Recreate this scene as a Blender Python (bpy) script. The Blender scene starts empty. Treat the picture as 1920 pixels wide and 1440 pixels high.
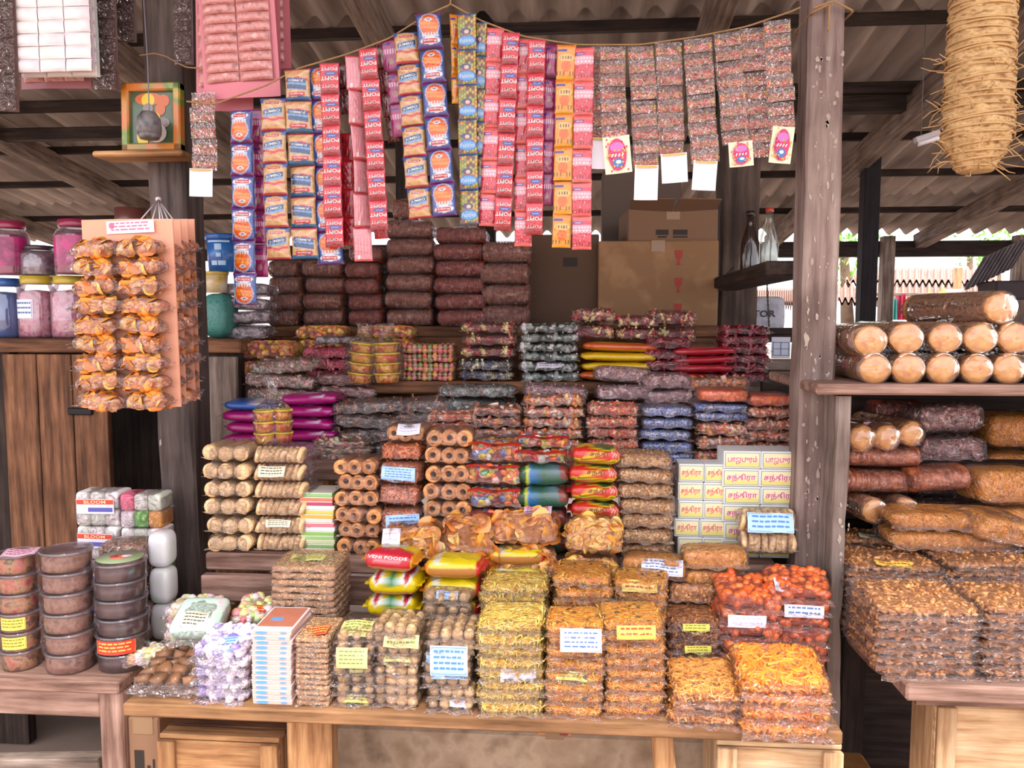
import bpy, bmesh, math, random
import numpy as np
from mathutils import Vector, Matrix, Euler

# ---------------------------------------------------------------- camera, sky, sun, exposure
SC = bpy.context.scene
COL = SC.collection
F_PX, PITCH, YAW, EYE = 1493.0, math.radians(4.6), math.radians(4.5), 1.5
cam = bpy.data.cameras.new('camera'); cam.sensor_width = 36.0; cam.lens = 36.0 * F_PX / 1920.0
cam.clip_start = 0.02; cam.clip_end = 300
camo = bpy.data.objects.new('camera', cam); COL.objects.link(camo)
camo.location = (0, 0, EYE); camo.rotation_euler = (math.pi / 2 - PITCH, 0, YAW)
SC.camera = camo

W = bpy.data.worlds.new('sky'); SC.world = W; W.use_nodes = True
wn = W.node_tree; bg = wn.nodes['Background']
bg.inputs['Color'].default_value = (0.98, 0.935, 0.985, 1); bg.inputs['Strength'].default_value = 2.2

sun = bpy.data.lights.new('sun', 'SUN'); sun.energy = 4.6; sun.angle = math.radians(14); sun.color = (1.0, 0.93, 0.82)
suno = bpy.data.objects.new('sun', sun); COL.objects.link(suno)
suno.rotation_euler = (math.radians(22), math.radians(7), 0)

SC.view_settings.view_transform = 'Standard'; SC.view_settings.look = 'None'
SC.view_settings.gamma = 1.0; SC.view_settings.use_curve_mapping = False
SC.view_settings.exposure = 0.45
SC.cycles.transparent_max_bounces = 28
SC.cycles.max_bounces = 7; SC.cycles.diffuse_bounces = 4; SC.cycles.glossy_bounces = 3
SC.cycles.caustics_reflective = False; SC.cycles.caustics_refractive = False
try: SC.cycles.use_denoising = True
except Exception: pass

# ---------------------------------------------------------------- helpers
RN = random.Random(11); NR = np.random.RandomState(5)
def at(px, py, Y):
    """the point at depth Y that is seen at pixel (px, py) of the 1920 x 1440 photograph"""
    x = (px - 960) / F_PX; u = (720 - py) / F_PX
    f = math.cos(PITCH) + math.sin(PITCH) * u; z = u * math.cos(PITCH) - math.sin(PITCH)
    rx = x * math.cos(YAW) - f * math.sin(YAW); ry = x * math.sin(YAW) + f * math.cos(YAW)
    t = Y / ry
    return Vector((rx * t, Y, EYE + z * t))
def pxm(px, Y): return px * Y / F_PX / 0.995

def hx(s):
    s = s.lstrip('#'); c = [int(s[i:i + 2], 16) / 255 for i in (0, 2, 4)]
    return tuple(v / 12.92 if v <= 0.04045 else ((v + 0.055) / 1.055) ** 2.4 for v in c)

MATS = {}
def newmat(name):
    m = bpy.data.materials.new(name); m.use_nodes = True
    nt = m.node_tree; nt.nodes.clear()
    out = nt.nodes.new('ShaderNodeOutputMaterial')
    return m, nt, out
def N(nt, t, **kw):
    n = nt.nodes.new(t)
    for k, v in kw.items():
        if k in n.inputs: n.inputs[k].default_value = v
        else: setattr(n, k, v)
    return n
def L(nt, a, b): nt.links.new(a, b)
def ramp(nt, cols, interp='LINEAR', pos=None):
    r = nt.nodes.new('ShaderNodeValToRGB'); cr = r.color_ramp; cr.interpolation = interp
    n = len(cols)
    while len(cr.elements) < n: cr.elements.new(0.5)
    for i, c in enumerate(cols):
        cr.elements[i].position = (pos[i] if pos else (i / n if interp == 'CONSTANT' else i / max(1, n - 1)))
        cr.elements[i].color = (*hx(c), 1)
    return r

def solid(c, rough=0.6, coat=0.0, var=0.0, metal=0.0, bump=0.0, bscale=60, spec=0.5):
    """plain surface, with optional blotchy variation and bump"""
    key = ('solid', c, rough, coat, var, metal, bump, bscale, spec)
    if key in MATS: return MATS[key]
    m, nt, out = newmat('surface_' + c.strip('#'))
    p = N(nt, 'ShaderNodeBsdfPrincipled', Roughness=rough, Metallic=metal)
    p.inputs['Coat Weight'].default_value = coat; p.inputs['Coat Roughness'].default_value = 0.12
    p.inputs['Specular IOR Level'].default_value = spec
    p.inputs['Base Color'].default_value = (*hx(c), 1)
    if var or bump:
        tc = N(nt, 'ShaderNodeTexCoord'); no = N(nt, 'ShaderNodeTexNoise', Scale=bscale, Detail=4.0)
        L(nt, tc.outputs['Object'], no.inputs['Vector'])
    if var:
        h = hx(c)
        mx = N(nt, 'ShaderNodeMix', data_type='RGBA')
        mx.inputs[6].default_value = (*[v * (1 - var) for v in h], 1); mx.inputs[7].default_value = (*[min(1, v * (1 + var)) for v in h], 1)
        L(nt, no.outputs['Fac'], mx.inputs[0]); L(nt, mx.outputs[2], p.inputs['Base Color'])
    if bump:
        b = N(nt, 'ShaderNodeBump', Strength=bump, Distance=0.01)
        L(nt, no.outputs['Fac'], b.inputs['Height']); L(nt, b.outputs[0], p.inputs['Normal'])
    L(nt, p.outputs[0], out.inputs[0]); MATS[key] = m
    return m

def island(cols, rough=0.45, coat=0.3, interp='LINEAR', spec=0.5):
    """every loose piece of the mesh gets its own colour out of a small range"""
    key = ('island', tuple(cols), rough, coat, interp)
    if key in MATS: return MATS[key]
    m, nt, out = newmat('pieces_' + cols[0].strip('#'))
    g = N(nt, 'ShaderNodeNewGeometry'); r = ramp(nt, cols, interp)
    for e in r.color_ramp.elements: e.color = (*[min(.92, v * 1.28) for v in e.color[:3]], 1)
    p = N(nt, 'ShaderNodeBsdfPrincipled', Roughness=rough); p.inputs['Coat Weight'].default_value = coat
    p.inputs['Coat Roughness'].default_value = 0.15
    L(nt, g.outputs['Random Per Island'], r.inputs[0]); L(nt, r.outputs[0], p.inputs['Base Color']); L(nt, p.outputs[0], out.inputs[0])
    MATS[key] = m
    return m

def mottled(cols, scale=120, rough=0.5, coat=0.3, bump=0.5, kind='noise', stretch=(1, 1, 1)):
    key = ('mott', tuple(cols), scale, rough, coat, bump, kind, stretch)
    if key in MATS: return MATS[key]
    m, nt, out = newmat('mottled_' + cols[0].strip('#'))
    tc = N(nt, 'ShaderNodeTexCoord'); mp = N(nt, 'ShaderNodeMapping'); mp.inputs['Scale'].default_value = stretch
    oi = N(nt, 'ShaderNodeObjectInfo'); ad = N(nt, 'ShaderNodeVectorMath', operation='ADD')
    L(nt, tc.outputs['Object'], ad.inputs[0]); L(nt, oi.outputs['Random'], ad.inputs[1]); L(nt, ad.outputs[0], mp.inputs[0])
    if kind == 'noise':
        no = N(nt, 'ShaderNodeTexNoise', Scale=scale, Detail=5.0); fac = no.outputs['Fac']
        mr = N(nt, 'ShaderNodeMapRange'); mr.inputs[1].default_value = 0.3; mr.inputs[2].default_value = 0.7
        L(nt, fac, mr.inputs[0]); fac2 = mr.outputs[0]
    else:
        no = N(nt, 'ShaderNodeTexVoronoi', Scale=scale); sp = N(nt, 'ShaderNodeSeparateColor'); L(nt, no.outputs['Color'], sp.inputs[0])
        fac = no.outputs['Distance']; fac2 = sp.outputs[0]
    L(nt, mp.outputs[0], no.inputs['Vector'])
    r = ramp(nt, cols); L(nt, fac2, r.inputs[0])
    p = N(nt, 'ShaderNodeBsdfPrincipled', Roughness=rough); p.inputs['Coat Weight'].default_value = coat
    p.inputs['Coat Roughness'].default_value = 0.15
    L(nt, r.outputs[0], p.inputs['Base Color'])
    b = N(nt, 'ShaderNodeBump', Strength=bump, Distance=0.004); L(nt, fac, b.inputs['Height']); L(nt, b.outputs[0], p.inputs['Normal'])
    L(nt, p.outputs[0], out.inputs[0]); MATS[key] = m
    return m

def wood(cols, axis='x', scale=9.0, rough=0.75):
    """planks: grain stretched along one axis, stains, small knots"""
    key = ('wood', tuple(cols), axis, scale)
    if key in MATS: return MATS[key]
    m, nt, out = newmat('wood_' + cols[0].strip('#'))
    tc = N(nt, 'ShaderNodeTexCoord'); mp = N(nt, 'ShaderNodeMapping'); oi = N(nt, 'ShaderNodeObjectInfo')
    ad = N(nt, 'ShaderNodeVectorMath', operation='ADD'); L(nt, tc.outputs['Object'], ad.inputs[0]); L(nt, oi.outputs['Random'], ad.inputs[1])
    s = [6.0, 6.0, 6.0]; s['xyz'.index(axis)] = 0.45
    mp.inputs['Scale'].default_value = s; L(nt, ad.outputs[0], mp.inputs[0])
    n1 = N(nt, 'ShaderNodeTexNoise', Scale=scale, Detail=8.0, Roughness=0.65); L(nt, mp.outputs[0], n1.inputs['Vector'])
    n2 = N(nt, 'ShaderNodeTexNoise', Scale=5.0, Detail=3.0); L(nt, ad.outputs[0], n2.inputs['Vector'])
    mr = N(nt, 'ShaderNodeMapRange'); mr.inputs[1].default_value = 0.28; mr.inputs[2].default_value = 0.72; L(nt, n1.outputs['Fac'], mr.inputs[0])
    r = ramp(nt, cols); L(nt, mr.outputs[0], r.inputs[0])
    mx = N(nt, 'ShaderNodeMix', data_type='RGBA', blend_type='MULTIPLY'); mx.inputs[0].default_value = 0.6
    r2 = ramp(nt, ['#9a8f88', '#ffffff'], pos=[0.35, 0.6]); L(nt, n2.outputs['Fac'], r2.inputs[0])
    L(nt, r.outputs[0], mx.inputs[6]); L(nt, r2.outputs[0], mx.inputs[7])
    p = N(nt, 'ShaderNodeBsdfPrincipled', Roughness=rough); p.inputs['Specular IOR Level'].default_value = 0.3
    L(nt, mx.outputs[2], p.inputs['Base Color'])
    b = N(nt, 'ShaderNodeBump', Strength=0.5, Distance=0.004); L(nt, n1.outputs['Fac'], b.inputs['Height']); L(nt, b.outputs[0], p.inputs['Normal'])
    L(nt, p.outputs[0], out.inputs[0]); MATS[key] = m
    return m

def film(haze=0.10, tint='#f6eef2', bscale=55, bstr=0.7, gloss=0.06):
    """thin clear plastic: sees through, shines at a slant, a little milky"""
    key = ('film', haze, tint, bscale, bstr, gloss)
    if key in MATS: return MATS[key]
    m, nt, out = newmat('clear_plastic')
    tc = N(nt, 'ShaderNodeTexCoord'); oi = N(nt, 'ShaderNodeObjectInfo'); ad = N(nt, 'ShaderNodeVectorMath', operation='ADD')
    L(nt, tc.outputs['Object'], ad.inputs[0]); L(nt, oi.outputs['Random'], ad.inputs[1])
    no = N(nt, 'ShaderNodeTexNoise', Scale=bscale, Detail=1.5, Roughness=0.5, Distortion=1.6); L(nt, ad.outputs[0], no.inputs['Vector'])
    b = N(nt, 'ShaderNodeBump', Strength=min(1.0, bstr), Distance=0.03 * bstr); L(nt, no.outputs['Fac'], b.inputs['Height'])
    t = N(nt, 'ShaderNodeBsdfTransparent'); t.inputs[0].default_value = (*hx(tint), 1)
    g = N(nt, 'ShaderNodeBsdfGlossy', Roughness=0.07); g.inputs[0].default_value = (1, 1, 1, 1); L(nt, b.outputs[0], g.inputs['Normal'])
    fr = N(nt, 'ShaderNodeFresnel', IOR=1.38); L(nt, b.outputs[0], fr.inputs['Normal'])
    ma = N(nt, 'ShaderNodeMath', operation='MULTIPLY_ADD'); ma.inputs[1].default_value = 0.7; ma.inputs[2].default_value = gloss - 0.02; ma.use_clamp = True
    L(nt, fr.outputs[0], ma.inputs[0])
    m1 = N(nt, 'ShaderNodeMixShader'); L(nt, ma.outputs[0], m1.inputs[0]); L(nt, t.outputs[0], m1.inputs[1]); L(nt, g.outputs[0], m1.inputs[2])
    d = N(nt, 'ShaderNodeBsdfDiffuse'); d.inputs[0].default_value = (0.86, 0.80, 0.84, 1)
    m2 = N(nt, 'ShaderNodeMixShader'); m2.inputs[0].default_value = haze
    L(nt, m1.outputs[0], m2.inputs[1]); L(nt, d.outputs[0], m2.inputs[2]); L(nt, m2.outputs[0], out.inputs[0])
    MATS[key] = m
    return m

def printed(rough=0.35, coat=0.5, bump=0.25):
    """wrapper print: the colours of the design come from the mesh"""
    key = ('printed', rough, coat, bump)
    if key in MATS: return MATS[key]
    m, nt, out = newmat('printed_wrapper')
    a = N(nt, 'ShaderNodeAttribute', attribute_name='Col')
    p = N(nt, 'ShaderNodeBsdfPrincipled', Roughness=rough); p.inputs['Coat Weight'].default_value = coat; p.inputs['Coat Roughness'].default_value = 0.12
    tc = N(nt, 'ShaderNodeTexCoord'); no = N(nt, 'ShaderNodeTexNoise', Scale=90.0, Detail=2.0, Distortion=0.6); L(nt, tc.outputs['Object'], no.inputs['Vector'])
    b = N(nt, 'ShaderNodeBump', Strength=bump, Distance=0.006); L(nt, no.outputs['Fac'], b.inputs['Height']); L(nt, b.outputs[0], p.inputs['Normal'])
    mu = N(nt, 'ShaderNodeMix', data_type='RGBA', blend_type='MULTIPLY'); mu.inputs[0].default_value = 1.0; mu.inputs[7].default_value = (.70, .70, .70, 1)
    L(nt, a.outputs['Color'], mu.inputs[6]); L(nt, mu.outputs[2], p.inputs['Base Color']); L(nt, p.outputs[0], out.inputs[0]); MATS[key] = m
    return m

class G:
    """collects vertices and faces of ONE part and links it as one mesh object"""
    def __init__(s): s.V = []; s.loops = []; s.sizes = []; s.mi = []; s.sm = []; s.col = []; s.n = 0
    def add(s, V, F, mi=0, smooth=True, col=None):
        V = np.asarray(V, float).reshape(-1, 3)
        if isinstance(F, np.ndarray):
            s.loops.append((F + s.n).ravel()); s.sizes.append(np.full(len(F), F.shape[1])); nf = len(F)
        else:
            if not len(F): return s
            s.loops.append(np.array([i for f in F for i in f]) + s.n); s.sizes.append(np.array([len(f) for f in F])); nf = len(F)
        s.V.append(V); s.mi.append(np.full(nf, mi)); s.sm.append(np.full(nf, bool(smooth)))
        s.col.append(np.ones((len(V), 3)) if col is None else np.broadcast_to(np.asarray(col, float), (len(V), 3)))
        s.n += len(V)
        return s
    def box(s, c, size, mi=0, b=0.0, rot=None, col=None):
        V, F = cbox(*size, b); V = V.copy()
        if rot is not None: V = V @ np.array(Euler(rot).to_matrix()).T
        return s.add(V + np.array(c), F, mi, False, col)
    def mesh(s, name, mats, colors=False):
        me = bpy.data.meshes.new(name)
        V = np.concatenate(s.V); lo = np.concatenate(s.loops).astype(np.int32); sz = np.concatenate(s.sizes).astype(np.int32)
        me.vertices.add(len(V)); me.vertices.foreach_set('co', V.ravel().astype(np.float32))
        me.loops.add(len(lo)); me.loops.foreach_set('vertex_index', lo)
        me.polygons.add(len(sz)); st = np.concatenate([[0], np.cumsum(sz)[:-1]]).astype(np.int32)
        me.polygons.foreach_set('loop_start', st)
        me.polygons.foreach_set('material_index', np.concatenate(s.mi).astype(np.int32))
        me.polygons.foreach_set('use_smooth', np.concatenate(s.sm))
        if colors:
            a = me.color_attributes.new('Col', 'FLOAT_COLOR', 'POINT')
            c = np.concatenate(s.col); a.data.foreach_set('color', np.concatenate([c, np.ones((len(c), 1))], 1).ravel().astype(np.float32))
        me.update(calc_edges=True); me.validate()
        for m in (mats if isinstance(mats, (list, tuple)) else [mats]): me.materials.append(m)
        return me
    def obj(s, name, mats, parent=None, colors=False, loc=(0, 0, 0), rot=(0, 0, 0)):
        return put(name, s.mesh(name, mats, colors), parent, loc, rot)

def put(name, me, parent=None, loc=(0, 0, 0), rot=(0, 0, 0)):
    o = bpy.data.objects.new(name, me); COL.objects.link(o); o.parent = parent
    o.location = loc; o.rotation_euler = rot
    return o
def tag(o, label, cat, group=None):
    o['label'] = label; o['category'] = cat
    if group: o['group'] = group
    return o
def thing(name, label, cat, loc=(0, 0, 0), rot=(0, 0, 0), group=None):
    return tag(put(name, None, None, loc, rot), label, cat, group)
def struct(o): o['kind'] = 'structure'; return o
def stuff(o): o['kind'] = 'stuff'; return o
def copy_thing(root, loc, rot, label, group=None):
    r = root.copy(); COL.objects.link(r); r.location = loc; r.rotation_euler = rot; r['label'] = label
    if group: r['group'] = group
    for ch in list(root.children):
        c = ch.copy(); COL.objects.link(c); c.parent = r
        for g in list(ch.children):
            d = g.copy(); COL.objects.link(d); d.parent = c
    return r

_T = {}
def cached(f):
    def g(*a, **k):
        key = (f.__name__, a, tuple(sorted(k.items())))
        if key not in _T: _T[key] = f(*a, **k)
        return _T[key]
    return g
def from_bm(bm):
    V = np.array([v.co[:] for v in bm.verts]); bm.verts.index_update()
    F = [tuple(v.index for v in f.verts) for f in bm.faces]; bm.free()
    if len({len(f) for f in F}) == 1: F = np.array(F)
    return V, F
@cached
def cbox(sx, sy, sz, b=0.0):
    bm = bmesh.new(); bmesh.ops.create_cube(bm, size=1.0)
    for v in bm.verts: v.co = (v.co.x * sx, v.co.y * sy, v.co.z * sz)
    if b: bmesh.ops.bevel(bm, geom=bm.edges[:], offset=b, segments=1, affect='EDGES')
    return from_bm(bm)
@cached
def ico(sub):
    bm = bmesh.new(); bmesh.ops.create_icosphere(bm, subdivisions=sub, radius=1.0); return from_bm(bm)
def tube(path, r, n=6, caps=True, up=None):
    P = np.asarray(path, float); m = len(P); R = np.broadcast_to(np.asarray(r, float), (m,))
    T = np.gradient(P, axis=0); T /= np.linalg.norm(T, axis=1)[:, None] + 1e-12
    a = np.array([0, 0, 1.0]) if abs(T[0][2]) < 0.9 else np.array([1.0, 0, 0])
    V = []
    for i in range(m):
        u = a - T[i] * (a @ T[i]); u /= np.linalg.norm(u) + 1e-12; a = u; w = np.cross(T[i], u)
        for k in range(n):
            t = 2 * math.pi * k / n; V.append(P[i] + R[i] * (math.cos(t) * u + math.sin(t) * w))
    F = [(i * n + k, i * n + (k + 1) % n, (i + 1) * n + (k + 1) % n, (i + 1) * n + k) for i in range(m - 1) for k in range(n)]
    if caps: F += [tuple(range(n - 1, -1, -1)), tuple((m - 1) * n + k for k in range(n))]
    else: F = np.array(F)
    return np.array(V), F
def lathe(prof, n=24, caps=True):
    V = [(r * math.cos(2 * math.pi * k / n), r * math.sin(2 * math.pi * k / n), z) for r, z in prof for k in range(n)]
    m = len(prof)
    F = [(i * n + k, i * n + (k + 1) % n, (i + 1) * n + (k + 1) % n, (i + 1) * n + k) for i in range(m - 1) for k in range(n)]
    if caps: F += [tuple(range(n - 1, -1, -1)), tuple((m - 1) * n + k for k in range(n))]
    return np.array(V), F
def gridf(fn, nu, nv):
    """a sheet: fn(u, v) with u, v in 0..1 gives a point (vectorised)"""
    u, v = np.meshgrid(np.linspace(0, 1, nu), np.linspace(0, 1, nv)); u = u.ravel(); v = v.ravel()
    V = np.stack(np.broadcast_arrays(*fn(u, v)), 1)
    i = np.arange(nu * nv).reshape(nv, nu)
    F = np.stack([i[:-1, :-1].ravel(), i[:-1, 1:].ravel(), i[1:, 1:].ravel(), i[1:, :-1].ravel()], 1)
    return V, F, u, v
def wob(x, y, seed, f=1.0):
    """cheap smooth noise in -1..1"""
    r = np.random.RandomState(seed); s = 0
    for k in range(5):
        a, b, c = r.uniform(-1, 1) * f * (1 + k), r.uniform(-1, 1) * f * (1 + k), r.uniform(0, 6.28)
        s = s + np.sin(a * x + b * y + c) / (1 + 0.5 * k)
    return s / 3.2
def spow(a, e): return np.sign(a) * np.abs(a) ** e
def supere(w, d, h, e1, e2, nu=28, nv=10):
    """boxy pillow"""
    th = np.linspace(-math.pi / 2, math.pi / 2, nv); ph = np.linspace(0, 2 * math.pi, nu, endpoint=False)
    T, Pp = np.meshgrid(th, ph, indexing='ij')
    x = w / 2 * spow(np.cos(T), e1) * spow(np.cos(Pp), e2); y = d / 2 * spow(np.cos(T), e1) * spow(np.sin(Pp), e2); z = h / 2 * spow(np.sin(T), e1)
    V = np.stack([x.ravel(), y.ravel(), z.ravel()], 1)
    F = np.array([(i * nu + k, i * nu + (k + 1) % nu, (i + 1) * nu + (k + 1) % nu, (i + 1) * nu + k) for i in range(nv - 1) for k in range(nu)])
    return V, F
def se_sample(w, d, h, e1, e2, n, rng, back=0.15):
    """n points with normals on the upper side and the sides of a boxy pillow"""
    ar = np.array([w * d, w * h, w * h * back, d * h, d * h]); ar = ar / ar.sum()
    c = rng.choice(5, n, p=ar); a = rng.uniform(-0.5, 0.5, n); b = rng.uniform(-0.5, 0.5, n)
    P = np.zeros((n, 3))
    for k, (f) in enumerate((lambda a, b: (a * w, b * d, h / 2 + 0 * a), lambda a, b: (a * w, -d / 2 + 0 * a, b * h), lambda a, b: (a * w, d / 2 + 0 * a, b * h),
                             lambda a, b: (-w / 2 + 0 * a, a * d, b * h), lambda a, b: (w / 2 + 0 * a, a * d, b * h))):
        m = c == k; P[m] = np.stack(f(a[m], b[m]), 1)
    X, Y, Z = np.abs(P[:, 0] / (w / 2)), np.abs(P[:, 1] / (d / 2)), np.abs(P[:, 2] / (h / 2))
    A = X ** (2 / e2) + Y ** (2 / e2); Fv = A ** (e2 / e1) + Z ** (2 / e1)
    s = Fv ** (-e1 / 2); P = P * s[:, None]; X *= s; Y *= s; Z *= s; A = np.maximum(X ** (2 / e2) + Y ** (2 / e2), 1e-9)
    gx = A ** (e2 / e1 - 1) * X ** (2 / e2 - 1) / (w / 2) * np.sign(P[:, 0]); gy = A ** (e2 / e1 - 1) * Y ** (2 / e2 - 1) / (d / 2) * np.sign(P[:, 1])
    gz = Z ** (2 / e1 - 1) / (h / 2) * np.sign(P[:, 2])
    Nn = np.stack([gx, gy, gz], 1); Nn /= np.linalg.norm(Nn, axis=1)[:, None] + 1e-9
    return P, Nn
def scatter(g, temps, P, Nn, scale, rng, mi=0, jit=0.25, sink=0.0, smooth=True, upright=0.0):
    n = len(P); r = rng.normal(size=(n, 3)); T = r - Nn * (r * Nn).sum(1)[:, None]; T /= np.linalg.norm(T, axis=1)[:, None] + 1e-9
    if jit:
        Nn = Nn + rng.normal(size=(n, 3)) * jit; Nn /= np.linalg.norm(Nn, axis=1)[:, None]
        T = T - Nn * (T * Nn).sum(1)[:, None]; T /= np.linalg.norm(T, axis=1)[:, None] + 1e-9
    B = np.cross(Nn, T); S = np.asarray(scale) * rng.uniform(0.8, 1.2, n)
    which = rng.randint(0, len(temps), n)
    for k, (V, F) in enumerate(temps):
        m = which == k; c = int(m.sum())
        if not c: continue
        R = np.stack([T[m], B[m], Nn[m]], 1) * S[m][:, None, None]
        W_ = np.einsum('vj,njk->nvk', V, R) + (P[m] - Nn[m] * sink)[:, None, :]
        F = np.asarray(F); FF = (F[None] + (np.arange(c) * len(V))[:, None, None]).reshape(-1, F.shape[1])
        g.add(W_.reshape(-1, 3), FF, mi, smooth)

# small pieces
@cached
def t_noodle(r=0.05, bend=1.2, n=6, sides=4, seed=0):
    t = np.linspace(-0.5, 0.5, n); rr = random.Random(seed); b = bend * rr.uniform(0.3, 1) * rr.choice((-1, 1)); c = rr.uniform(-1, 1) * bend
    p = np.stack([t, b * t * t - b * 0.08 + c * t ** 3 * 2, 0.25 * abs(b) * (0.1 - t * t)], 1)
    return tube(p, r, sides, caps=False)
@cached
def t_ball(sub=2, rough=0.08, seed=0, sq=(1, 1, 1)):
    V, F = ico(sub); r = np.random.RandomState(seed); V = V * (1 + r.uniform(-rough, rough, (len(V), 1))) * np.array(sq)
    return V, F
@cached
def t_disc(bend=0.35, seed=0, n=12):
    r = np.random.RandomState(seed); V = []; rings = (0.02, 0.45, 0.8, 1.0)
    for q in rings:
        for k in range(n):
            a = 2 * math.pi * k / n; x, y = q * math.cos(a) * (1 + r.uniform(-.06, .06)), q * math.sin(a) * (1 + r.uniform(-.06, .06))
            V.append((x, y, bend * (0.5 - x * x) + r.uniform(-.05, .05) * q))
    F = [(i * n + k, i * n + (k + 1) % n, (i + 1) * n + (k + 1) % n, (i + 1) * n + k) for i in range(3) for k in range(n)]
    return np.array(V), np.array(F)
@cached
def t_candy(n=6):
    pr = [(0.30, -1.0), (0.10, -0.62), (0.34, -0.5), (0.45, 0), (0.34, 0.5), (0.10, 0.62), (0.30, 1.0)]
    V, F = lathe(pr, n, False); V = V[:, [2, 1, 0]]; return V, np.array(F)
@cached
def t_cube(sx=1, sy=.7, sz=.5):
    V, F = cbox(sx, sy, sz, 0.0); return V, np.asarray(F)

FONT = {}
def text2d(body):
    """outline letters as flat faces, centred, height of the line = 1"""
    if body in FONT: return FONT[body]
    c = bpy.data.curves.new('letters', 'FONT'); c.body = body; c.resolution_u = 2; c.offset = 0.012
    o = bpy.data.objects.new('letters', c); COL.objects.link(o); bpy.context.view_layer.update()
    m = o.to_mesh(); V = np.array([v.co[:2] for v in m.vertices]); F = [tuple(p.vertices) for p in m.polygons]
    o.to_mesh_clear(); bpy.data.objects.remove(o); bpy.data.curves.remove(c)
    lo, hi = V.min(0), V.max(0); V = (V - (lo + hi) / 2) / (hi[1] - lo[1])
    FONT[body] = (V, F, (hi[0] - lo[0]) / (hi[1] - lo[1]))
    return FONT[body]
def letters(g, body, cx, cy, w, h, fn, mi=0, rot=0.0, col=None):
    """put a word into g: centred at (cx, cy), w wide and h tall in sheet units, fn(x, y) -> 3D points"""
    V, F, asp = text2d(body); x, y = V[:, 0] / asp * w, V[:, 1] * h
    c, s = math.cos(rot), math.sin(rot)
    g.add(np.stack(np.broadcast_arrays(*fn(cx + x * c - y * s, cy + x * s + y * c)), 1), F, mi, False, col)

# ---------------------------------------------------------------- the place: ground, roof, posts, boards
T1, T2, T3, T4, LSH, BSH, RSH, RTB, LTB = 0.668, 0.878, 1.088, 1.30, 1.436, 1.477, 1.352, 0.772, 0.64
WD_GREY = ['#4a3f3a', '#76675e', '#95857a', '#ad9e93']
WD_BRN = ['#3a271d', '#6a4732', '#8a6044', '#a67a58']
WD_WARM = ['#6b472c', '#a0724a', '#c09264', '#d3ac80']
WD_PALE = ['#8e6c4c', '#c39c72', '#dcbb92', '#ead2b2']
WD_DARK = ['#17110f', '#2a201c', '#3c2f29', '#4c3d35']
WD_PINK = ['#584037', '#86675a', '#a58577', '#bd9f90']

def roof_z(Y): return 2.2 + 0.132 * (6.5 - Y)
g = G()
def gnd(u, v):
    x = -40 + 80 * u; y = -20 + 70 * v
    return x, y, 0.0 * u
V, F, *_ = gridf(gnd, 3, 3); g.add(V, F)
struct(g.obj('floor', mottled(['#7a685c', '#9a8678', '#ae9a8c'], scale=2.2, rough=0.95, coat=0, bump=0.4)))

# corrugated sheets, five rows lapped like tiles, ribs running down the slope
g = G(); per = 0.135; rows = [(0.74, 2.02), (1.9, 3.22), (3.1, 4.5), (4.38, 5.62), (5.5, 6.75)]
for k, (ya, yb) in enumerate(rows):
    def sheet(u, v, ya=ya, yb=yb, k=k):
        x = -9.0 + 18.0 * u; y = ya + (yb - ya) * v
        return x, y, roof_z(y) + 0.075 + 0.031 * np.sin(2 * math.pi * x / per) + (0.0 if k % 2 else 0.0) - 0.045 * v + 0.02
    V, F, *_ = gridf(sheet, int(18 / per * 8), 3); g.add(V, F)
struct(g.obj('ceiling', mottled(['#8a807b', '#b5aaa3', '#cfc5bd'], scale=11, rough=0.9, coat=0, bump=0.1, stretch=(1, .04, 1))))
tn = 0
def trim(c, size, cols, axis, b=0.004, rot=None):
    global tn; tn += 1
    g = G(); g.box((0, 0, 0), size, b=b); o = g.obj('trim_%d' % tn, wood(cols, axis), loc=c, rot=rot or (0, 0, 0)); return struct(o)
for Y, w, h in ((1.0, .05, .05), (1.95, .05, .05), (2.6, .05, .05), (3.2, .04, .04), (3.83, .05, .05), (4.44, .04, .04), (5.06, .04, .04), (5.9, .04, .04)):
    trim((0, Y, roof_z(Y) - 0.005), (18, w, h), WD_DARK, 'x')
sl = math.atan(0.132)
for X in (-5.4, -4.2, -3.0, -1.85, -0.75, 0.5, 1.55, 2.7, 3.9, 5.2):
    trim((X, 3.66, roof_z(3.66) - 0.075), (0.085, 5.9, 0.11), WD_GREY, 'y', rot=(-sl, 0, 0))
trim((0, 6.6, 2.06), (18, 0.1, 0.12), WD_DARK, 'x')
trim((3.2, 3.9, at(1750, 195, 3.9).z), (5.2, 0.07, 0.07), WD_DARK, 'x')
trim((-4.2, 4.0, at(100, 252, 4.0).z), (4.4, 0.06, 0.06), WD_DARK, 'x')
trim((at(1633, 300, 4.6).x, 4.6, 1.2), (0.085, 0.085, 2.5), ['#141117', '#221d22', '#2c262c'], 'z')
trim((at(752, 300, 4.1).x, 4.1, 1.3), (0.05, 0.05, 2.5), WD_DARK, 'z')
trim((at(1662, 520, 6.5).x, 6.5, 1.1), (0.09, 0.09, 2.1), WD_GREY, 'z')
trim((at(1910, 520, 6.5).x, 6.5, 1.1), (0.09, 0.09, 2.1), WD_GREY, 'z')
trim((4.0, 6.4, 1.36), (7.0, 0.05, 0.07), WD_DARK, 'x')
trim((at(912, 20, 3.3).x, 3.3, 1.9), (0.07, 0.07, 1.7), WD_DARK, 'z')

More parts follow.
